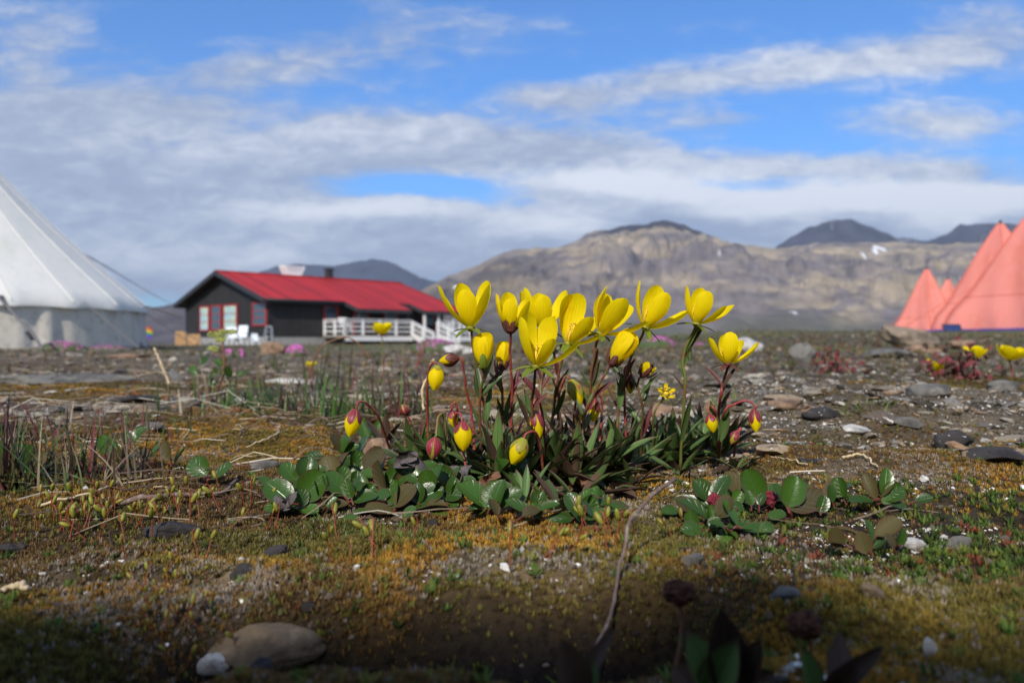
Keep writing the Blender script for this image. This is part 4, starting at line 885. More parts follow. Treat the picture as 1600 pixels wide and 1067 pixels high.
bud(706, 642, .395, 170, 28, 17, [(706, 634, .395), (712, 632, .396), (716, 670, .397)], (720, 738), 'small yellow bud deep among the leaves behind the bright hanging bud', frac=.45, seed=15)
bud(1152, 674, .392, 210, 24, 16, [(1156, 668, .392), (1150, 690, .394)], (1146, 722), 'tiny leaning crimson and green bud between the two right hand buds', frac=.8, petal=False, seed=16)

# lance leaves of the saxifrage, in rosettes
def rosette(px, py, n, l0, l1, w, label, seed, spread=1.0, up=.5, mats=('leaf', 'leaf', 'leaf', 'leaf_dark')):
    g = hit(px, py); r = random.Random(seed); e = empty('leaf_rosette', g, label, 'leaf rosette', 'lance leaved rosettes of the saxifrage')
    for k in range(n):
        a = k/n*2*pi*1.618*2+r.uniform(-.4, .4); el = max(.12, min(1.42, up+r.uniform(-.45, .75))); l = r.uniform(l0, l1)/FP*g[1]; wd = w*r.uniform(.8, 1.25)/FP*g[1]
        D = np.array([cos(a), sin(a)*.8, 0]); dr = D*cos(el)*spread+np.array([0, 0, sin(el)]); nn = np.array([0, 0, 1])*cos(el)-D*sin(el)+np.array([r.uniform(-.4, .4), r.uniform(-.4, .2), 0])
        o = obj('leaf', leaf_mesh('leaf', l, wd, 'lance', curl=r.uniform(-.2, .9), fold=r.uniform(.2, .6), twist=r.uniform(-.5, .5)), M[r.choice(mats)], e)
        orient(o, D*.002+np.array([0, 0, .001+.003*r.random()]), dr, nn)
ros = [(648, 738, 9, 50, 90, 13, 'leftmost lance leaf rosette, under the small round crimson bud'), (690, 745, 10, 50, 95, 13, 'lance leaf rosette below the high hanging yellow bud'),
       (735, 752, 10, 60, 110, 13, 'lance leaf rosette at the foot of the leftmost open flower'), (775, 752, 12, 60, 115, 14, 'lance leaf rosette at the foot of the half open dark cupped flower'),
       (815, 756, 12, 60, 115, 14, 'lance leaf rosette under the big front flower'), (858, 762, 12, 60, 100, 15, 'lance leaf rosette beside the slanting yellow green bud'),
       (898, 760, 12, 60, 120, 15, 'lance leaf rosette at the foot of the forked brown stem'), (935, 752, 11, 55, 105, 14, 'lance leaf rosette below the flower with the narrow upright petal'),
       (972, 742, 10, 50, 100, 13, 'lance leaf rosette below the flower with the needle thin petal'), (1010, 735, 10, 45, 90, 13, 'lance leaf rosette below the small withering flower'),
       (1050, 728, 10, 45, 85, 13, 'lance leaf rosette at the foot of the tall greenish stem'), (1088, 722, 10, 50, 85, 13, 'lance leaf rosette left of the rightmost flower'),
       (1126, 716, 10, 50, 85, 13, 'lance leaf rosette at the foot of the rightmost flower')]
for i, a in enumerate(ros): rosette(a[0], a[1]+4, a[2]+14, a[3], a[4]*1.12, a[5]+2.5, a[6], seed=100+i, up=.72)
rosette(905, 790, 9, 60, 95, 20, 'low rosette of broad brownish leaves in front of the forked stem', 120, up=.3, mats=('leaf', 'leaf_dark'))
rosette(955, 775, 8, 50, 80, 18, 'low rosette of dull purple leaves at the right edge of the saxifrage', 121, up=.2, mats=('leaf_dark', 'leaf_dark', 'leaf'))
rosette(875, 808, 7, 50, 80, 19, 'low rosette of green leaves right of the oval leaf patch', 122, up=.35)
rosette(600, 712, 7, 45, 75, 13, 'small lance leaf rosette beside the far left hanging bud', 123, up=.7)
rosette(1150, 742, 6, 35, 60, 12, 'small olive rosette on the moss right of the saxifrage', 124, up=.4)
rosette(850, 735, 8, 60, 110, 14, 'upright lance leaves behind the slim hanging bud', 125, up=1.0)
rosette(755, 735, 8, 60, 110, 13, 'upright lance leaves behind the bright hanging bud', 126, up=1.0)
for i, (x_, y_, lb) in enumerate(((665, 722, 'reddish leaves crowding the stem of the high hanging bud'), (712, 728, 'reddish leaves between the bright hanging bud and the tall stems'), (795, 728, 'reddish leaves around the foot of the dark cupped flower'), (835, 735, 'reddish leaves below the big front flower and the slim bud'), (880, 735, 'reddish leaves around the forked brown stem'), (925, 725, 'reddish leaves around the narrow bud behind the forked stem'), (960, 722, 'reddish leaves below the small hidden crimson bud'), (1030, 715, 'reddish leaves between the tiny round flower and the tall greenish stem'), (1100, 706, 'reddish leaves around the short crimson topped bud'))):
    rosette(x_, y_, 11, 45, 85, 11, 'upright '+lb, 140+i, up=1.15, mats=('leaf_dark', 'leaf', 'wine'))
rosette(820, 795, 10, 45, 75, 15, 'green lance leaves pushing out in front of the slanting bud', 160, up=.55, mats=('leaf', 'leaf', 'leaf_dark'))
rosette(990, 765, 8, 40, 70, 13, 'flat lance leaves spreading onto the golden moss', 161, up=.25)
rosette(1060, 748, 8, 35, 65, 12, 'flat lance leaves in front of the tall greenish stem', 162, up=.3)
rosette(990, 720, 8, 50, 95, 12, 'upright dark leaves behind the withering flower', 127, up=1.05, mats=('leaf_dark', 'leaf'))

# oval glossy willow leaves: (pointing angle in the photo clockwise from up, length px, width factor, facing)
def willow(px, py, leaves, label, seed=0, lift=.003, catk=False, mats=('willow',), d=None):
    g = hit(px, py) if d is None else np.array([(px-800)/FP*d, d, Hs((px-800)/FP*d, d)]); r = random.Random(seed)
    e = empty('willow_shoot', g, label, 'willow shoot', 'dwarf willow shoots')
    tw = MB(); tw.tube(spline([(r.uniform(-.006, .006), .008, -.003), (r.uniform(-.002, .002), .002, lift*.4), (0, 0, lift)], 6), .0006, 6); tw.build('twig', M['twig_red'], e, smooth=True)
    leaves = list(leaves)+([(r.uniform(-110, 110), r.uniform(26, 42), .8, r.uniform(.2, .9), 1) for _ in range(6)] if len(leaves) > 2 else [])
    for q in leaves:
        ang, l = q[0]+r.uniform(-12, 12), q[1]*r.uniform(.74, .94); wf = (q[2] if len(q) > 2 else .78)*r.uniform(.88, 1.05); face = q[3] if len(q) > 3 else r.uniform(.05, .85); l = l/FP*g[1]
        dz = cos(R(ang)); dx = sin(R(ang)); fl = 1 if dz > 0 else .45
        dr = nrm([dx, -.35 if dz < .2 else .25*(1-face), dz*fl+.12]); nn = nrm([r.uniform(-.7, .7), -face*.9, .75])
        st = MB(); off = np.array([r.uniform(-.012, .012), r.uniform(-.008, .012), -.0012]) if len(q) > 4 else np.zeros(3); a0 = np.array([0, 0, lift])+off; a1 = a0+dr*r.uniform(.0008, .003)+np.array([r.uniform(-.0012, .0012), r.uniform(-.002, .002), r.uniform(-.0015, .001)]); st.tube([a0, a1], [.0004, .0003], 5); st.build('leaf_stalk', M['twig_red'], e)
        o = obj('leaf', leaf_mesh('leaf', l, l*wf, 'oval', curl=r.uniform(-.1, .6), fold=r.uniform(.1, .5), n=13, m=9, wav=.02*r.uniform(-1, 1), twist=r.uniform(-.2, .2)), M[r.choice(mats)], e)
        orient(o, a1-dr*.0003, dr, nn)
    if catk:
        c = MB(); V, F = ICO[3]; rr = 1+.35*(vn3(V*4+seed, 5)-.5)*2
        c.add(V*rr[:, None]*[.0022, .0022, .0028]+[catk[0]/FP*g[1], -.002, lift+.0022+catk[1]/FP*g[1]], F); c.build('catkin', M['catkin'], e)
Wl = [
 (466, 806, [(-45, 66, .75), (38, 58, .95, .85), (-110, 60, .55), (95, 40)], 'leftmost willow shoot of the big oval leaf patch', 1),
 (470, 772, [(-40, 52, .85), (10, 48, .9), (60, 44, .8)], 'willow shoot behind the leftmost one with rounded leaves', 2),
 (520, 768, [(-30, 56, .9), (25, 50, .9), (80, 46), (-80, 44)], 'willow shoot in the left part of the patch with broad matt leaves', 3),
 (546, 800, [(-35, 56, .85, .7), (70, 54, .6), (-100, 52, .6), (20, 48)], 'front willow shoot between the leftmost and the shiny ribbed leaf', 4),
 (560, 752, [(-10, 46, .8), (45, 50, .8), (-60, 46, .7)], 'willow shoot behind the middle of the patch with upright leaves', 5),
 (600, 782, [(-25, 52, .7), (40, 56, .7), (95, 50), (-75, 56, .55)], 'willow shoot with a long pale ribbed leaf lying left', 6),
 (618, 812, [(-15, 54, .8), (70, 84, .62, .6), (-80, 50, .6), (30, 50, .9)], 'front willow shoot whose wide shiny leaf points right', 7),
 (640, 762, [(0, 50, .8), (55, 50, .85), (-50, 50, .85)], 'willow shoot in the back middle of the oval leaf patch', 8),
 (676, 796, [(-20, 50, .85), (30, 52, .9), (-70, 50), (85, 44)], 'willow shoot left of the black dead leaves', 9),
 (672, 742, [(-15, 60, .8, .8), (40, 46), (-60, 42)], 'tall willow shoot with a large ribbed leaf under the crimson green bud', 10),
 (712, 780, [(15, 48, .85), (-40, 48, .85), (75, 46)], 'willow shoot just left of the dark dead clump', 11),
 (766, 812, [(12, 62, .88, .9), (-50, 62, .9, .6), (80, 60, .5), (-95, 40)], 'willow shoot with a dark round leaf carrying a white fleck', 12),
 (800, 770, [(-30, 44), (30, 44), (70, 42)], 'small willow shoot behind the round dark leaf', 13),
 (836, 822, [(75, 46, .55), (-70, 54, .5), (10, 36)], 'low willow shoot in front of the brown rosette', 14),
 (905, 825, [(-35, 48, .8), (20, 42), (50, 44, .8), (-95, 50, .6)], 'willow shoot right of the patch with two upright round leaves', 15),
 (930, 812, [(20, 40), (-40, 38, .7), (80, 34)], 'small willow shoot at the right edge of the patch', 16),
 (535, 722, [(-40, 44), (25, 42), (75, 36)], 'small willow shoot at the upper left edge of the patch', 17),
 (575, 700, [(-15, 42, .7), (40, 44, .4)], 'willow shoot with one folded leaf right below the far left bud', 18),
 (1198, 806, [(-38, 64, .80, .85), (165, 56, .78, .6), (32, 56, .85), (75, 44)], 'main willow shoot on the right with a big leaf pair above a hanging leaf', 21),
 (1110, 812, [(-25, 48, .9, .7), (14, 62, .5), (-75, 62, .42)], 'willow shoot at the left of the right hand patch beside a crimson catkin', 22),
 (1122, 838, [(-65, 66, .5, .5), (30, 46, .8), (110, 50, .7, .5), (170, 30, .9)], 'low willow shoot at the front of the right hand patch', 23),
 (1150, 842, [(100, 50, .75, .5), (-20, 50, .6), (-150, 36, .9)], 'low willow shoot in the front centre of the right hand patch', 24),
 (1232, 818, [(75, 74, .7, .5), (30, 58, .8), (-20, 44)], 'willow shoot with a long wide leaf lying right in the right hand patch', 25),
 (1175, 800, [(-30, 56, .6), (60, 50), (-85, 48, .6)], 'willow shoot behind the middle of the right hand patch', 26),
 (1376, 800, [(4, 62, .5, .8), (-38, 48, .5), (62, 54, .75, .6), (30, 40), (-88, 56, .5), (120, 36)], 'separate willow shoot at right with one tall narrow upright leaf', 27),
 (1290, 800, [(60, 50, .6), (10, 44, .6), (95, 50, .5)], 'brownish willow shoot between the right hand patch and the separate shoot', 28),
 (1360, 872, [(2, 40, .5), (60, 60, .6, .3), (-60, 50, .55, .3)], 'low brown willow shoot at right with one small green upright leaf', 29),
 (268, 742, [(-20, 38, .8), (45, 42, .7)], 'small willow shoot among the left grass under a purple blade', 31),
 (325, 765, [(-50, 44, .9), (60, 46, .7, .7)], 'pair of willow leaves on the moss at left, one grey green', 32),
 (205, 712, [(-30, 34, .8), (35, 36, .9)], 'small dark pair of willow leaves behind the left grass', 33),
 (40, 755, [(-20, 50, .9), (50, 44)], 'willow shoot with round leaves at the foot of the far left grass', 34),
 (165, 728, [(-20, 36, .8), (50, 34, .8)], 'small willow leaf pair in the middle of the left grass', 35),
 (235, 735, [(20, 30), (-50, 30)], 'tiny willow leaf pair right of the left grass', 36),
]
for (px, py, lv, lab, sd) in Wl:
    br = sd in (28, 29); willow(px, py, lv, lab, sd, catk=(4, 2) if sd in (22, 21) else False, mats=(('willow_brown', 'willow_brown', 'willow') if sd == 29 else ('willow', 'willow', 'willow_brown')) if br else ('willow',)*9+('willow_brown',), lift=.004 if sd < 20 else .0045)

# dead leaves
def deadleaf(px, py, l, ang, mt, label, seed, n=3, d=None):
    g = hit(px, py) if d is None else P(px, py, d); r = random.Random(seed); e = empty('dead_leaves', g+np.array([0, -.002, .003]), label, 'dead leaves')
    for k in range(n):
        o = obj('leaf', leaf_mesh('leaf', l/FP*g[1]*r.uniform(.7, 1.1), l*.5/FP*g[1], 'oval', curl=r.uniform(.8, 1.8), fold=r.uniform(.8, 1.6), wav=.2, twist=r.uniform(-1, 1)), M[mt], e)
        a = R(ang)+r.uniform(-.9, .9); orient(o, (r.uniform(-.004, .004), 0, r.uniform(0, .003)), (sin(a), -.2, cos(a)*.6), (r.uniform(-.6, .6), -.6, .6))
deadleaf(760, 775, 36, 60, 'dry_leaf', 'orange brown withered leaf above the round dark willow leaf', 1)
deadleaf(815, 785, 34, 80, 'dry_leaf', 'rusty withered leaf right of the round dark willow leaf', 2)
deadleaf(530, 796, 40, 100, 'dry_leaf', 'brown withered leaf among the left oval leaves', 3)
deadleaf(628, 742, 42, 80, 'dead_grey', 'curled grey dead leaf lying on the ribbed willow leaf', 4, d=.335)
deadleaf(712, 772, 44, -20, 'dead_grey', 'cluster of blackish dead leaves in the middle of the patch', 5, n=6)
deadleaf(450, 812, 34, -30, 'dead_grey', 'grey dead leaf at the left end of the oval leaf patch', 6)
deadleaf(905, 770, 36, 40, 'dry_leaf', 'brown shrivelled leaf in the low brownish rosette', 7)
deadleaf(607, 690, 60, -10, 'dry_leaf', 'curled tan dead leaf beside the far left hanging bud', 8, n=3)
deadleaf(1222, 800, 36, 50, 'dead_grey', 'grey shrivelled leaf in the right hand willow patch', 9)

# ------------------------------------------------------------------ grasses, twigs and small plants that stand out
def tuft(px, py, n, l0, l1, wd, cols, label, seed, lean=.5, spread=12, name='grass_tuft', d=None, curlr=(.0, .9), cat='grass tuft'):
    g = hit(px, py) if d is None else np.array([(px-800)/FP*d, d, Hs((px-800)/FP*d, d)]); r = np.random.default_rng(seed); mb = MB()
    for k in range(n):
        l = r.uniform(l0, l1)/FP*g[1]; w = wd/FP*g[1]*r.uniform(.7, 1.2)/2; a = r.uniform(0, 2*pi); th = abs(r.normal(0, lean)); D = np.array([cos(a), sin(a)*.6, 0])
        b = np.array([r.normal(0, spread), r.normal(0, spread*.5), 0])/FP*g[1]; b[2] = Hs(g[0]+b[0], g[1]+b[1])-g[2]-.001; c = r.uniform(*curlr); V = []; p = b; nseg = 6; side = nrm(np.cross(D, (0, 0, 1)))*.8+np.array([.3, 0, 0])
        side = nrm(side)
        for i in range(nseg+1):
            t = i/nseg; an = th+c*t; ww = w*(1-t)**.7
            V += [p-side*ww, p+side*ww+np.array([0, 0, ww*.3])]; p = p+(D*sin(an)+np.array([0, 0, 1])*cos(an))*l/nseg
        ca = np.array(cols[r.integers(len(cols))])*r.uniform(.7, 1.3); cb = np.array(cols[r.integers(len(cols))]); C = np.repeat([ca*(1-i/nseg)+cb*(i/nseg) for i in range(nseg+1)], 2, axis=0)
        mb.add(V, [(2*i, 2*i+1, 2*i+3, 2*i+2) for i in range(nseg)], C)
    return mb.build(name, M['grass'], smooth=True, label=label, cat=cat, group='grass tufts', loc=tuple(map(float, g)))
GR = [(.07, .15, .025), (.09, .17, .035), (.05, .09, .03)]; PU = [(.20, .035, .05), (.09, .03, .04), (.05, .05, .03), (.13, .06, .05)]; ST = [(.38, .31, .2), (.26, .2, .12), (.12, .085, .06)]
tuft(20, 770, 100, 50, 150, 6, GR+PU, 'dense grass tuft with purple blades at the left edge of the photo', 1, spread=16)
tuft(78, 740, 60, 45, 130, 5, PU+GR, 'purple tipped grass tuft second from the left edge', 2, lean=.8, spread=16)
tuft(130, 745, 55, 45, 120, 5, PU+GR, 'grass tuft with long dark blades in the left foreground', 3, lean=.9, spread=14)
tuft(195, 745, 26, 60, 120, 5, PU+GR, 'thin purple grass tuft right of the long dark blades', 4, lean=.6)
tuft(35, 690, 50, 40, 100, 4, PU, 'reddish grass tuft behind the dense left tuft', 5, lean=.8, spread=26)
tuft(120, 690, 16, 40, 90, 5, PU+ST, 'short reddish grass tuft on the orange moss', 6, spread=30)
tuft(70, 765, 60, 60, 150, 4, ST+GR, 'pale dead grass blades spread under the left purple grass', 51, lean=1.1, spread=60)
tuft(180, 755, 40, 60, 140, 4, ST+PU, 'pale dead grass blades right of the left purple grass', 52, lean=1.15, spread=50)
tuft(250, 690, 10, 40, 90, 4, PU+GR, 'sparse dark grass beside the small green blade', 7, spread=24)
tuft(290, 650, 12, 40, 80, 4, GR+ST, 'small green grass tuft left of the middle grass', 8, spread=18)
tuft(400, 640, 80, 30, 70, 4, GR, 'green grass tuft left of the low pale slab', 9, spread=34, lean=.6)
tuft(470, 645, 80, 30, 75, 4, GR+PU, 'green grass tuft in front of the low pale slab', 10, spread=36, lean=.6)
tuft(540, 655, 80, 40, 85, 4, GR, 'green grass tuft left of the saxifrage behind the far left bud', 11, spread=34, lean=.6)
tuft(610, 650, 80, 40, 95, 4, GR+PU, 'grass tuft behind the leftmost saxifrage leaves', 12, spread=30, lean=.5)
tuft(500, 615, 34, 40, 100, 4, PU+GR, 'tall thin dark grass stalks in front of the cabin deck', 13, spread=34, lean=.5)
tuft(640, 620, 20, 40, 110, 4, PU+ST, 'thin reddish stalks in front of the cabin stairs', 14, spread=22, lean=.5)
tuft(350, 625, 34, 30, 80, 4, PU+ST+GR, 'dry brown stalks below the yellow green flower head', 15, spread=24, lean=.6)
tuft(1345, 638, 40, 14, 34, 4, [(.13, .17, .04), (.18, .2, .06)], 'low light green tuft below the red leaved plant', 16, spread=26, lean=.8)
tuft(1135, 625, 20, 12, 26, 4, [(.13, .17, .04)], 'little yellow green tuft right of the tall greenish stem', 17, spread=12, lean=.8)
tuft(160, 815, 30, 14, 40, 5, [(.13, .2, .03)], 'small bright green tuft below the left grass', 18, spread=30, lean=.8)
tuft(520, 835, 40, 14, 40, 5, [(.13, .2, .03), (.08, .14, .03)], 'bright green tuft in front of the left oval leaves', 19, spread=40, lean=.8)
tuft(700, 842, 50, 14, 36, 5, [(.13, .2, .03), (.08, .14, .03)], 'bright green low tuft in front of the middle oval leaves', 20, spread=50, lean=.8)
tuft(1330, 528, 60, 60, 120, 4, [(.12, .10, .05), (.16, .12, .06)], 'low brown tundra grass left of the brown boulder', 21, spread=70, lean=.7, d=5.5) if False else None

def stick(name, pts, r0, r1, label, mt='bark', cat='twig', wob=.0006):
    p = spline([P(*q) if len(q) == 3 else hit(*q)+[0, 0, .0026] for q in pts], 26); n = len(p); p = p+np.stack([fbm(np.arange(n)*.5, np.full(n, px_*1.), 2, 81+k) for k, px_ in enumerate((1, 2, 3))], -1)*wob
    m = MB(); m.tube(p, np.linspace(r0, r1, n)*(1+.15*np.sin(np.arange(n)*1.9)), 8); return m.build(name, M[mt], smooth=True, label=label, cat=cat)
stick('woody_twig', [(925, 1030, .185), (948, 975, .195), (962, 925, .205), (970, 865, .215), (985, 815, .222), (1020, 775, .235), (1054, 745, .245)], .0004, .0006, 'long bare woody twig slanting up across the moss in front of the flowers')
stick('dry_stalk', [(265, 600, .95), (252, 570, .95), (241, 543, .95)], .0022, .0014, 'straight pale dry stalk standing on the gravel at left', 'straw')
stick('dry_twig', [(372, 757), (345, 778), (300, 783), (240, 787), (180, 797)], .0007, .0012, 'curved grey bark twig lying on the moss at left', 'bark')
stick('dry_straw', [(190, 755), (168, 770), (120, 788), (58, 800)], .0004, .0007, 'long white dry grass blade lying over the left moss', 'straw')
stick('dry_straw', [(405, 637), (430, 633), (462, 629)], .0022, .001, 'short white dry blade lying in front of the middle grass', 'straw')
stick('dry_stalk', [(664, 640, .39), (660, 610, .39), (672, 575, .392), (678, 560, .392)], .0007, .0008, 'straight straw coloured stalk beside the high hanging yellow bud', 'straw')
stick('dry_straw', [(1318, 722), (1345, 722), (1372, 738)], .0007, .0004, 'short pale bent straw on the golden moss at right', 'straw')
stick('dry_straw', [(1250, 892, .235), (1252, 925, .225)], .0003, .0005, 'upright white straw beside the smooth grey pebble', 'straw')
stick('dry_twig', [(630, 820, .30), (680, 838, .29), (720, 846, .285)], .0004, .0003, 'thin brown twig below the shiny front willow leaf', 'bark')
stick('dry_straw', [(1205, 720), (1225, 726), (1262, 734)], .0003, .0004, 'thin pale straw right of the rightmost saxifrage leaves', 'straw')
stick('dry_straw', [(-4, 937), (22, 931), (44, 932)], .0009, .0007, 'short thick pale straw at the left edge below the charcoal lump', 'straw')
stick('dry_straw', [(438, 680), (415, 696), (385, 704)], .0006, .0004, 'curved pale straw on the ochre moss left of the far left bud', 'straw')
stick('dry_straw', [(478, 600, 1.0), (500, 545, 1.0), (545, 528, 1.0), (580, 560, 1.0)], .0012, .0008, 'dark arching grass stalk in front of the cabin deck', 'stem')
stick('dry_stalk', [(650, 575, .8), (668, 530, .8)], .0008, .0006, 'thin reddish stalk rising before the cabin stairs', 'stem_red')

# yellow flowers farther back
def small_plant(px, py, d, base, L, label, seed, rot=20, lean=10, tilt=0, op=40, smat='stem_red'):
    flower(px, py, d, tilt, lean, L, five(rot, op, 8), [((px+base[0])/2+3, (py+base[1])/2, d)], (base[0], base[1], d), label, smat=smat, sep='dark', seplen=.35, seed=seed, rad=.0009, grp='yellow flowers farther back', W_=.75)
small_plant(1522, 561, 1.12, (1517, 600), 25, 'distant yellow flower left of the pair at the right edge', 31, rot=40)
small_plant(1577, 563, 1.1, (1580, 602), 30, 'distant yellow flower closest to the right edge of the photo', 32, rot=10, tilt=8)
small_plant(1461, 581, 1.1, (1458, 606), 23, 'distant yellow flower leaning over the left of the red leaves', 33, rot=60, tilt=10)
small_plant(1474, 609, 1.08, (1480, 616), 14, 'tiny low yellow flower among the red leaves', 34)
small_plant(1555, 606, 1.08, (1556, 616), 14, 'tiny low yellow flower at the right end of the red leaves', 35)
small_plant(597, 523, 1.25, (592, 590), 24, 'distant yellow flower in front of the white deck railing', 36, rot=50, smat='stem_green')
small_plant(487, 574, 1.2, (487, 590), 12, 'tiny yellow flower low on the ground left of the green grass', 37)
small_plant(1009, 585, .50, (1012, 640), 14, 'small yellow flower head far behind the withering flower', 38) if False else None
def redplant(px, py, d, n, s, label, seed, cols=('dull_red', 'leaf_dark', 'dull_red')):
    x = (px-800)/FP*d; g = np.array([x, d, Hs(x, d)]); e = empty('red_leaved_plant', g, label, 'small plant'); r = random.Random(seed)
    for k in range(n):
        b = np.array([r.gauss(0, s)*1.1, r.gauss(0, s*.4), 0])/FP*d; b[2] = abs(r.gauss(0, s*1.0))/FP*d; a = r.uniform(0, 6.28); el = r.uniform(.3, 1.4)
        l = r.uniform(.3, .65)*s/FP*d; o = obj('leaf', lib(('rl', seed, k % 6), 1, lambda i: leaf_mesh('leaf', l, l*.55, 'oval', curl=.4, fold=.5, n=6, m=5)), M[r.choice(cols)], e)
        orient(o, b, (cos(a)*cos(el), sin(a)*cos(el), sin(el)), (r.uniform(-.5, .5), -.7, .6))
M['dull_red'] = mat('dull_red', (.17, .028, .034), .65, trans=.08)
redplant(1303, 600, 1.25, 90, 16, 'small crimson leaved plant on the gravel right of the pointed grey slab', 1)
redplant(1497, 612, 1.08, 150, 25, 'spreading dark red plant under the distant yellow flowers at right', 2)
def greenhead():
    d = .95; x = (345-800)/FP*d; g = np.array([x, d, Hs(x, d)]); e = empty('yellow_green_plant', g, 'pale yellow green flower heads on a dark stalk in front of the cabin gable', 'small plant')
    st = MB(); c = lambda px, py: P(px, py, d)-g
    st.tube(spline([(0, 0, 0), c(350, 570), c(348, 535)], 10), .0014, 6); st.tube(spline([c(350, 560), c(335, 550), c(333, 545)], 6), .0009, 5); st.build('stem', M['stem'], e, smooth=True)
    r = random.Random(5)
    for (px, py, s) in ((335, 524, 11), (350, 521, 12), (362, 519, 9), (333, 546, 9), (345, 532, 8)):
        m = MB(); V, F = ICO[1]
        for _ in range(46): a = r.uniform(0, 6.28); q = math.sqrt(r.random())*s; m.add(V*r.uniform(1.4, 2.6)/FP*d*[1, 1, .8]+c(px+q*cos(a), py+q*.42*sin(a)-r.uniform(0, 2)), F)
        hd = m.build('flower_head', M['head'], e, smooth=True)
    r = random.Random(5)
    for k in range(12):
        a = r.uniform(0, 6.28); l = r.uniform(10, 20)/FP*d; o = obj('leaf', leaf_mesh('leaf', l, l*.7, 'oval', curl=.4, fold=.3, n=6, m=5), M['willow'], e); orient(o, c(r.gauss(335, 22), r.gauss(588, 7)), (cos(a), sin(a)*.4, .7), (0, -.7, .6))
M['head'] = mat('head', (.38, .38, .10), .7, noise=[(160, (.22, .26, .06), .4, .6)], bump=(200, .8, .003)); greenhead()
def cushion(px, py, wpx, hpx, d, label, seed, fl=260):
    x = (px-800)/FP*d; zs = EYE-(py+hpx*.6-HY)/FP*d; g = np.array([x, d, max(Hs(x, d), zs)]); hpx = hpx*1.9; e = empty('pink_flower_cushion', g, label, 'flower cushion', 'pink flowering moss cushions'); w = wpx/FP*d/2; h = hpx/FP*d; r = np.random.default_rng(seed)
    V, F = ICO[3]; n = 1+.3*(vn3(V*2.5+seed, 9)-.5); m = MB(); m.add(V*n[:, None]*[w, w*.6, h*.8], F); m.build('cushion_leaves', M['cushion'], e, smooth=True)
    m = MB()
    for k in range(fl):
        a = r.uniform(0, 2*pi); q = math.sqrt(r.random())*.98; p = np.array([w*q*cos(a), w*.6*q*sin(a), h*.82*math.sqrt(max(1-q*q, .02))]); s = .0045*r.uniform(.8, 1.3)*(d/4)**.5; t = nrm(p/np.array([w, w*.6, h])**2+r.normal(size=3)*.15)
        A, U, Vv = frame(t); pts = [p+A*.001]
        for j in range(10): q_ = s*(1 if j % 2 else .45); b = j/10*2*pi; pts.append(p+A*s*.35+(U*cos(b)+Vv*sin(b))*q_)
        m.add(pts, [(0, 1+j, 1+(j+1) % 10) for j in range(10)])
    m.build('blossoms', M['pink'], e)
cushion(96, 547, 84, 13, 6.3, 'bright pink cushion at the foot of the white tent wall', 1)
cushion(170, 547, 80, 9, 6.6, 'thin strip of pink flowers right of the bright cushion by the white tent', 2)
cushion(462, 549, 34, 11, 4.9, 'small pink cushion in front of the grey cabin foundation', 3)
cushion(680, 544, 78, 13, 5.2, 'wide pink cushion at the foot of the white cabin stairs', 4, 400)
cushion(358, 562, 16, 9, 3.2, 'little magenta cushion left of the pair under the cabin gable', 5, 60)
cushion(376, 562, 11, 9, 3.2, 'tiny magenta cushion right of the pair under the cabin gable', 6, 40)
cushion(1028, 542, 60, 12, 4.8, 'lilac cushion behind the closed leaning flower', 7, 300)
cushion(1085, 541, 40, 6, 5.2, 'faint lilac cushion behind the tall greenish stem', 8, 120)

# moss capsules on red stalks, left foreground
def capsule0():
    e = empty('moss_capsule', (0, 0, 0), 'yellow green moss capsule on a thin red stalk', 'moss capsule', 'moss capsules in the left foreground')
    s = MB(); s.tube(spline([(0, 0, -.002), (.0004, 0, .004), (.0002, 0, .0085), (.0011, 0, .0095)], 9), .00016, 5); s.build('stalk', M['caps_red'], e, smooth=True)
    c = MB(); V, F = ICO[2]; c.add(V*[.00065, .00065, .0017]*(1-.35*V[:, 2:3])@np.array(Matrix.Rotation(R(28), 3, 'Y')).T+[.0016, 0, .0084], F); c.build('capsule', M['caps'], e, smooth=True); return e
M['caps_red'] = mat('caps_red', (.26, .055, .02), .5); M['caps'] = mat('caps', (.26, .25, .03), .45, trans=.15, noise=[(400, (.36, .26, .04), .5, .7)])
cap0 = capsule0(); caps = []
rc = random.Random(12)
for (cx, cy, sx, sy, n, where) in ((170, 800, 60, 16, 34, 'below the purple left grass'), (100, 815, 50, 14, 12, 'in the moss near the left edge'), (310, 790, 50, 20, 10, 'beside the curved bark twig'), (380, 790, 40, 30, 5, 'left of the oval leaf patch'), (290, 960, 60, 40, 14, 'standing over the broad brown stone'), (250, 900, 60, 20, 10, 'on the moss below the charcoal lump'), (950, 830, 60, 12, 12, 'behind the long woody twig'), (560, 850, 70, 14, 8, 'below the left oval leaves'), (860, 850, 50, 12, 6, 'below the middle oval leaves')):
    for _ in range(n):
        px = rc.gauss(cx, sx); py = min(rc.gauss(cy, sy), 1040)
        if px < 2: continue
        g = hit(px, py+14)
        if not caps: o = cap0
        else:
            o = cap0.copy(); COL.objects.link(o)
            for ch in cap0.children: k = ch.copy(); COL.objects.link(k); k.parent = o
        o['label'] = 'yellow green moss capsule on a thin red stalk '+where; o['group'] = 'moss capsules '+where; caps.append(o); o.location = tuple(map(float, g)); o.rotation_euler = (rc.gauss(0, .25), rc.gauss(0, .3), rc.uniform(0, 6.28)); s = rc.uniform(.9, 1.45)*(1 if py < 880 else .6); o.scale = (s, s, s)
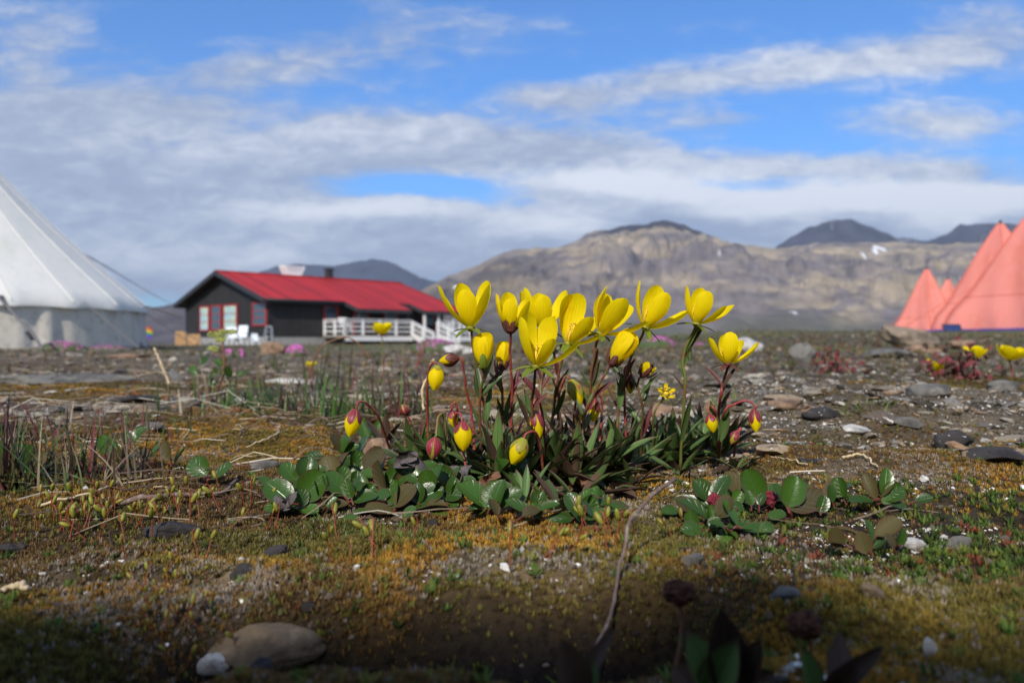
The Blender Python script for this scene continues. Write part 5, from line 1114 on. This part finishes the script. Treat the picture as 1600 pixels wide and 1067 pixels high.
# dark out of focus plant right at the lens
def nearplant(px, py, d, lv, label, seed, mt=('leaf_dark', 'leaf_dark', 'leaf')):
    x = (px-800)/FP*d; g = np.array([x, d, Hs(x, d)]); e = empty('dark_leaved_plant', g, label, 'small plant'); r = random.Random(seed)
    for (tx, ty, w) in lv:
        t = P(tx, ty, d+r.uniform(-.006, .006))-g; b = np.array([r.uniform(-.003, .003), 0, 0]); l = np.linalg.norm(t-b); o = obj('leaf', leaf_mesh('leaf', l, w/FP*d, 'lance', curl=.15, fold=.5), M[r.choice(mt)], e); orient(o, b, t-b, (r.uniform(-.4, .4), -1, .3))
nearplant(1130, 1110, .148, [(1128, 955, 70), (1075, 985, 60), (1190, 1000, 55), (1050, 1040, 60), (1215, 1050, 50), (1150, 1000, 60)], 'blurred dark leaved plant at the bottom centre right', 1)
nearplant(1290, 1110, .150, [(1312, 985, 40), (1255, 1010, 40), (1385, 1010, 36), (1340, 1040, 40)], 'blurred dark shoots right of the blurred dark plant', 2)
nearplant(900, 1110, .152, [(880, 1000, 60), (930, 1030, 50), (960, 980, 30)], 'blurred dark green leaves at the bottom left of the long twig', 3)
def seedhead(px, py, base, d, s, label):
    x = (base-800)/FP*d; g = np.array([x, d, Hs(x, d)]); e = empty('seed_head', g, label, 'seed head'); c = P(px, py, d)-g; m = MB(); m.tube(spline([(0, 0, 0), c*[.6, 1, .5]+[.001, 0, 0], c], 8), .0004, 6); m.build('stalk', M['stem'], e, smooth=True); M['seed'] = mat('seed', (.13, .05, .03), .9, spec=.1, noise=[(900, (.06, .03, .02), .45, .6)], bump=(900, 1, .001))
    V, F = ICO[3]; rr = .75+.6*vn3(V*4+px, 4); q = MB(); q.add(V*rr[:, None]*[s, s, s*.75]/np.float64(FP)*d+c, F); q.build('head', M['seed'], e)
seedhead(1062, 925, 1048, .165, 23, 'round brown seed head on a thin stalk right of the long twig'); seedhead(1258, 975, 1262, .16, 25, 'blurred round brown seed head near the bottom right')

# ------------------------------------------------------------------ ground cover nobody could count
def sample_view(n, y0, y1, marg=.90, ext=.10, p=1.0):
    u = rng.random(n); y = y0*(y1/y0)**(u**p); x = (rng.random(n)*2-1)*(marg*y+ext); return x, y
def batch(tV, tF, pos, scale, rot, tilt=None, axis_scale=None):
    """copies of one small template merged into arrays"""
    n = len(pos); k = len(tV); c, s = np.cos(rot), np.sin(rot); V = np.broadcast_to(tV, (n, k, 3)).copy()
    if axis_scale is not None: V *= axis_scale[:, None, :]
    if tilt is not None:
        ct, st = np.cos(tilt)[:, None], np.sin(tilt)[:, None]; x, z = V[..., 0].copy(), V[..., 2].copy(); V[..., 0] = x*ct+z*st; V[..., 2] = -x*st+z*ct
    x, y = V[..., 0].copy(), V[..., 1].copy(); V[..., 0] = x*c[:, None]-y*s[:, None]; V[..., 1] = x*s[:, None]+y*c[:, None]
    V = V*scale[:, None, None]+pos[:, None, :]
    F = (tF[None]+(np.arange(n)*k)[:, None, None]).reshape(-1, tF.shape[1]); return V.reshape(-1, 3), F
def star(n, up, w, bend=.25, seed=0):
    """a little shoot of n pointed leaves, unit size"""
    r = np.random.default_rng(seed); V = []; F = []
    for k in range(n):
        a = k/n*2*pi+r.uniform(-.4, .4); el = up+r.uniform(-.3, .3); D = np.array([cos(a), sin(a), 0]); S = np.array([-sin(a), cos(a), 0]); z0 = r.uniform(0, .3)
        p0 = np.array([0, 0, z0]); p1 = p0+(D*cos(el)+[0, 0, sin(el)])*.5; p2 = p1+(D*cos(el+bend)+[0, 0, sin(el+bend)])*.5; b = len(V)
        V += [p0, p1-S*w/2, p1+S*w/2, p2]; F += [(b, b+1, b+2), (b+1, b+3, b+2)]
    return np.array(V), np.array(F)
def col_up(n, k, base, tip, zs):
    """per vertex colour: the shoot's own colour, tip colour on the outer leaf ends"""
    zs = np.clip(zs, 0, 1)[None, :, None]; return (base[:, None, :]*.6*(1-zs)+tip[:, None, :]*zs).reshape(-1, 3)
def moss():
    n = 430000; x, y = sample_view(n, .125, 1.25, p=.92); grav, green, pale, gold = zones(x, y)
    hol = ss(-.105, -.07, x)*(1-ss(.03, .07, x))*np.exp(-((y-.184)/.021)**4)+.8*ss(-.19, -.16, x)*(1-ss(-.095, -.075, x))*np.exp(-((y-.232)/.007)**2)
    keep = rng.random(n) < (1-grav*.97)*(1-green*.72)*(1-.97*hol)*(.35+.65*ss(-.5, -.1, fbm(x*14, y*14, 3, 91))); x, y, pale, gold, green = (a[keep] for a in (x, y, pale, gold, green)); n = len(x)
    cols = np.array([.37, .195, .026])[None]*gold[:, None]+np.array([.15, .088, .032])[None]*(1-gold[:, None])
    gm = (rng.random(n) < .12)[:, None]; cols = np.where(gm, np.array([.16, .17, .03]), cols)
    rd = ((fbm(x*9, y*9, 2, 92) > .45) & (rng.random(n) < .5) & (y > .5))[:, None]; cols = np.where(rd, np.array([.34, .10, .03]), cols)
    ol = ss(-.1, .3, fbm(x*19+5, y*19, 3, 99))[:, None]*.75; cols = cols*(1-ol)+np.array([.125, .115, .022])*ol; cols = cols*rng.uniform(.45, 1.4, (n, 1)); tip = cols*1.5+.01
    pl = (rng.random(n) < pale*.85+.05)[:, None]; tip = np.where(pl, np.array([.50, .43, .36])*rng.uniform(.6, 1.2, (n, 1)), tip); cols = np.where(pl, cols*.4+np.array([.2, .165, .13])*.6, cols)
    z = H(x, y)-.0008; Vs = []; Fs = []; Cs = []; off = 0; var = rng.integers(0, 4, n)
    for q in range(4):
        tV, tF = star(5, 1.05, .26, .35, q); s = var == q; m = s.sum(); sc = rng.uniform(.0012, .0026, m)*(1+.8*ss(.4, 1.2, y[s]))
        V, F = batch(tV, tF, np.stack([x[s], y[s], z[s]], -1), sc, rng.uniform(0, 6.28, m), rng.normal(0, .22, m)); Vs.append(V); Fs.append(F+off); off += len(V)
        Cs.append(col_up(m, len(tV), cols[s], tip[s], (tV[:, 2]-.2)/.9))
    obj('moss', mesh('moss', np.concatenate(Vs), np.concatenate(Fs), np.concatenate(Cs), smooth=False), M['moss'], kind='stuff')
moss()
def greens():
    n = 58000; x, y = sample_view(n, .13, 2.3, p=.95); grav, green, pale, gold = zones(x, y)
    keep = rng.random(n) < np.maximum(green*.85*(.25+.75*ss(-.4, .3, fbm(x*18, y*18, 3, 93))), .035*(1-grav)+.30*ss(.5, .6, y)*ss(.05, .35, fbm(x*5+2, y*4, 4, 89)))*(1-pale*.5); x, y = x[keep], y[keep]; n = len(x)
    c = (np.array([.070, .118, .020])+np.array([.035, -.02, .006])*ss(.45, .6, y)[:, None])*rng.uniform(.5, 1.5, (n, 1)); yl = (rng.random(n) < .22)[:, None]; c = np.where(yl, np.array([.16, .17, .03]), c); rd = (rng.random(n) < .06)[:, None]; c = np.where(rd, np.array([.22, .05, .03]), c)
    z = H(x, y)-.0003; Vs = []; Fs = []; Cs = []; off = 0; var = rng.integers(0, 4, n)
    for q in range(4):
        tV, tF = star(8, .72, .24, .35, 10+q); s = var == q; m = s.sum()
        V, F = batch(tV, tF, np.stack([x[s], y[s], z[s]], -1), rng.uniform(.0018, .0044, m)*(1+.9*ss(.6, 1.8, y[s])), rng.uniform(0, 6.28, m), rng.normal(0, .3, m)); Vs.append(V); Fs.append(F+off); off += len(V)
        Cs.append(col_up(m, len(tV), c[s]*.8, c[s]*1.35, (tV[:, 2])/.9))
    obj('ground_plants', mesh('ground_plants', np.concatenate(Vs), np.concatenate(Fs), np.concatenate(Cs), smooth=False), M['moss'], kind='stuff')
greens()
def pebbles(name, n, y0, y1, s0, s1, sub, cols, mt, wfun, powr=2.4, flat=(.25, .6), grow=0., seed=0, sink=.25):
    r = np.random.default_rng(seed); u = r.random(n); y = y0*(y1/y0)**u; x = (r.random(n)*2-1)*(.74*y+.05); keep = r.random(n) < wfun(x, y); x, y = x[keep], y[keep]; n = len(x)
    s = s0*(1-r.random(n)*(1-(s0/s1)**powr))**(-1/powr)*(1+grow*y); z = H(x, y); Vs = []; Fs = []; Cs = []; off = 0; var = r.integers(0, 10, n); cc = np.array(cols)[r.integers(0, len(cols), n)]*r.uniform(.65, 1.35, (n, 1))
    for q in range(10):
        tV, tF = rock_arrays(sub, 500+q+seed*20, 1, 1, 1, .5 if sub > 1 else .7, .4); m_ = var == q; m = m_.sum()
        if not m: continue
        ax = np.stack([r.uniform(.8, 1.5, m), r.uniform(.5, 1., m), r.uniform(*flat, m)], -1); zz = z[m_]+s[m_]*ax[:, 2]*(1-2*sink)*.5
        V, F = batch(tV, tF, np.stack([x[m_], y[m_], zz], -1), s[m_]*.5, r.uniform(0, 6.28, m), r.normal(0, .18, m), ax); Vs.append(V); Fs.append(F+off); off += len(V); Cs.append(np.repeat(cc[m_], len(tV), axis=0))
    return obj(name, mesh(name, np.concatenate(Vs), np.concatenate(Fs), np.concatenate(Cs), smooth=False), M[mt], kind='stuff')
GC = [(.21, .18, .135), (.27, .225, .165), (.16, .135, .105), (.30, .23, .155), (.38, .345, .285), (.18, .16, .14), (.26, .165, .10), (.095, .075, .06)]
gw = lambda x, y: np.clip(zones(x, y)[0]*1.0+.04, 0, 1)*(1-.75*ss(2.5, 6, y)*ss(-.2, .4, fbm(x*.8, y*.8, 3, 94)))
pebbles('gravel', 5200, .42, 9, .006, .028, 2, GC, 'gravel', gw, 2.2, grow=.35, seed=1, flat=(.18, .45))
pebbles('gravel', 15000, .40, 3.2, .0018, .010, 2, GC, 'gravel', gw, 2.0, grow=.15, seed=2)
pebbles('white_lichen', 52000, .14, 2.6, .0007, .0040, 1, [(.74, .72, .69), (.62, .60, .56), (.46, .44, .40)], 'grit', lambda x, y: np.clip(.02*(y > .3)+.9*zones(x, y)[0]*ss(.05, .3, fbm(x*14, y*14, 4, 95))*(1-ss(1.2, 2.4, y))+.95*ss(.0, .1, x)*ss(.22, .42, fbm(x*26, y*26, 4, 96))+.35*zones(x, y)[2], 0, 1), 2.6, flat=(.4, .9), grow=.5, seed=3, sink=.1)
pebbles('soil_crumbs', 9000, .13, 1.2, .001, .006, 1, [(.035, .028, .024), (.06, .05, .04), (.11, .09, .07), (.02, .018, .016)], 'grit', lambda x, y: np.clip(.15+.5*zones(x, y)[1]+.25*zones(x, y)[0], 0, 1), 2.2, flat=(.4, .9), seed=4)
def litter():
    n = 3600; r = rng; y = .15*(3.0/.15)**r.random(n); x = (r.random(n)*2-1)*(.72*y+.05)
    w = .30*gs(x, y, -.10, .325, .09, .025)+.25*gs(x, y, .11, .30, .05, .02)+.012*(y > .28)+.7*gs(x, y, -.15, .37, .07, .04)+.85*ss(.36, .55, y)*(1-ss(-.02, .12, x))+.3*gs(x, y, .02, .36, .14, .04)+.25*zones(x, y)[0]*ss(.1, -.1, x)
    k = r.random(n) < w; x, y = x[k], y[k]; mb = MB(); cols = np.array([(.40, .32, .21), (.28, .21, .14), (.17, .12, .08), (.09, .06, .045), (.46, .42, .34), (.12, .05, .04)])
    for X, Y in zip(x, y):
        l = r.uniform(.008, .045)*(1+.6*(Y > .6)); a = r.uniform(0, 6.28) if r.random() < .6 else r.normal(0, .35); c = r.normal(0, 1.2); wd = r.uniform(.00012, .00042)*(1+.9*Y); up = abs(r.normal(0, .25)); q = 6; V = []; px, py = X, Y; zz = 0.
        for i in range(q+1):
            z = Hs(px, py)*1 if i in (0,) else z; s = np.array([-sin(a), cos(a), 0])*wd*(1-.5*i/q); hz = float(z)+.0012+zz
            V += [np.array([px, py, hz])-s, np.array([px, py, hz])+s, np.array([px, py, hz+wd])]; px += cos(a)*l/q; py += sin(a)*l/q; zz += up*l/q*(1 if i < q/2 else -.3); a += c/q
        F = [f for i in range(q) for f in ((3*i, 3*i+3, 3*i+5, 3*i+2), (3*i+2, 3*i+5, 3*i+4, 3*i+1))]; mb.add(V, F, cols[r.integers(len(cols))]*r.uniform(.7, 1.2)*(.6 if Y < .36 else 1))
    mb.build('plant_litter', M['litter'], kind='stuff')
litter()
def far_cover():
    """tundra grass and moss clumps from a few metres out to the tents"""
    n = 26000; u = rng.random(n); y = 1.6*(45/1.6)**u; x = (rng.random(n)*2-1)*(.75*y+.3); az = x/y
    w = .12+.88*ss(2.5, 6, y)*ss(-.35, .25, fbm(x*.7, y*.7, 3, 97)+.4*ss(.1, .4, az)); w = w*(.35+.65*ss(-.35, .0, az)); k = rng.random(n) < w; x, y = x[k], y[k]; n = len(x)
    cols = 1.45*np.array([(.13, .10, .05), (.10, .08, .045), (.07, .085, .03), (.17, .12, .06), (.10, .045, .03), (.06, .055, .035), (.22, .19, .14)]); pick = np.clip((fbm(x*.9+3, y*.9, 3, 98)*3+rng.normal(0, 1.1, n)+3), 0, 6).astype(int); c = cols[pick]*rng.uniform(.6, 1.35, (n, 1)); z = H(x, y)-.002
    Vs = []; Fs = []; Cs = []; off = 0; var = rng.integers(0, 4, n)
    for q in range(4):
        tV, tF = star(9, 1.0, .2, .3, 20+q); s = var == q; m = s.sum(); sc = rng.uniform(.008, .024, m)*(1+.05*y[s])
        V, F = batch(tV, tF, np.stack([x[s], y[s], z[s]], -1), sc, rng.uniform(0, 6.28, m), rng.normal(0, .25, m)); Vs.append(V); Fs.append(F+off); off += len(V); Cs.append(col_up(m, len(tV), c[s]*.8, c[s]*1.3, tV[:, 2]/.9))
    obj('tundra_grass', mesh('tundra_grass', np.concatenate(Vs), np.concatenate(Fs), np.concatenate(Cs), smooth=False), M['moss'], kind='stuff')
far_cover()

# ------------------------------------------------------------------ air
def haze(dens):
    mb = MB(); mb.box((-13000, -3500, -12), (13000, 15000, 1150)); m = bpy.data.materials.new('haze'); m.use_nodes = True; t = m.node_tree; t.nodes.clear()
    o = N(t, 'ShaderNodeOutputMaterial'); v = N(t, 'ShaderNodeVolumePrincipled'); v.inputs['Color'].default_value = (.76, .85, 1.0, 1); v.inputs['Density'].default_value = dens; v.inputs['Anisotropy'].default_value = .2
    t.links.new(v.outputs[0], o.inputs['Volume']); ob = mb.build('haze', m, kind='stuff'); m.cycles.homogeneous_volume = True if hasattr(m.cycles, 'homogeneous_volume') else None
if HAZE: haze(HAZE)
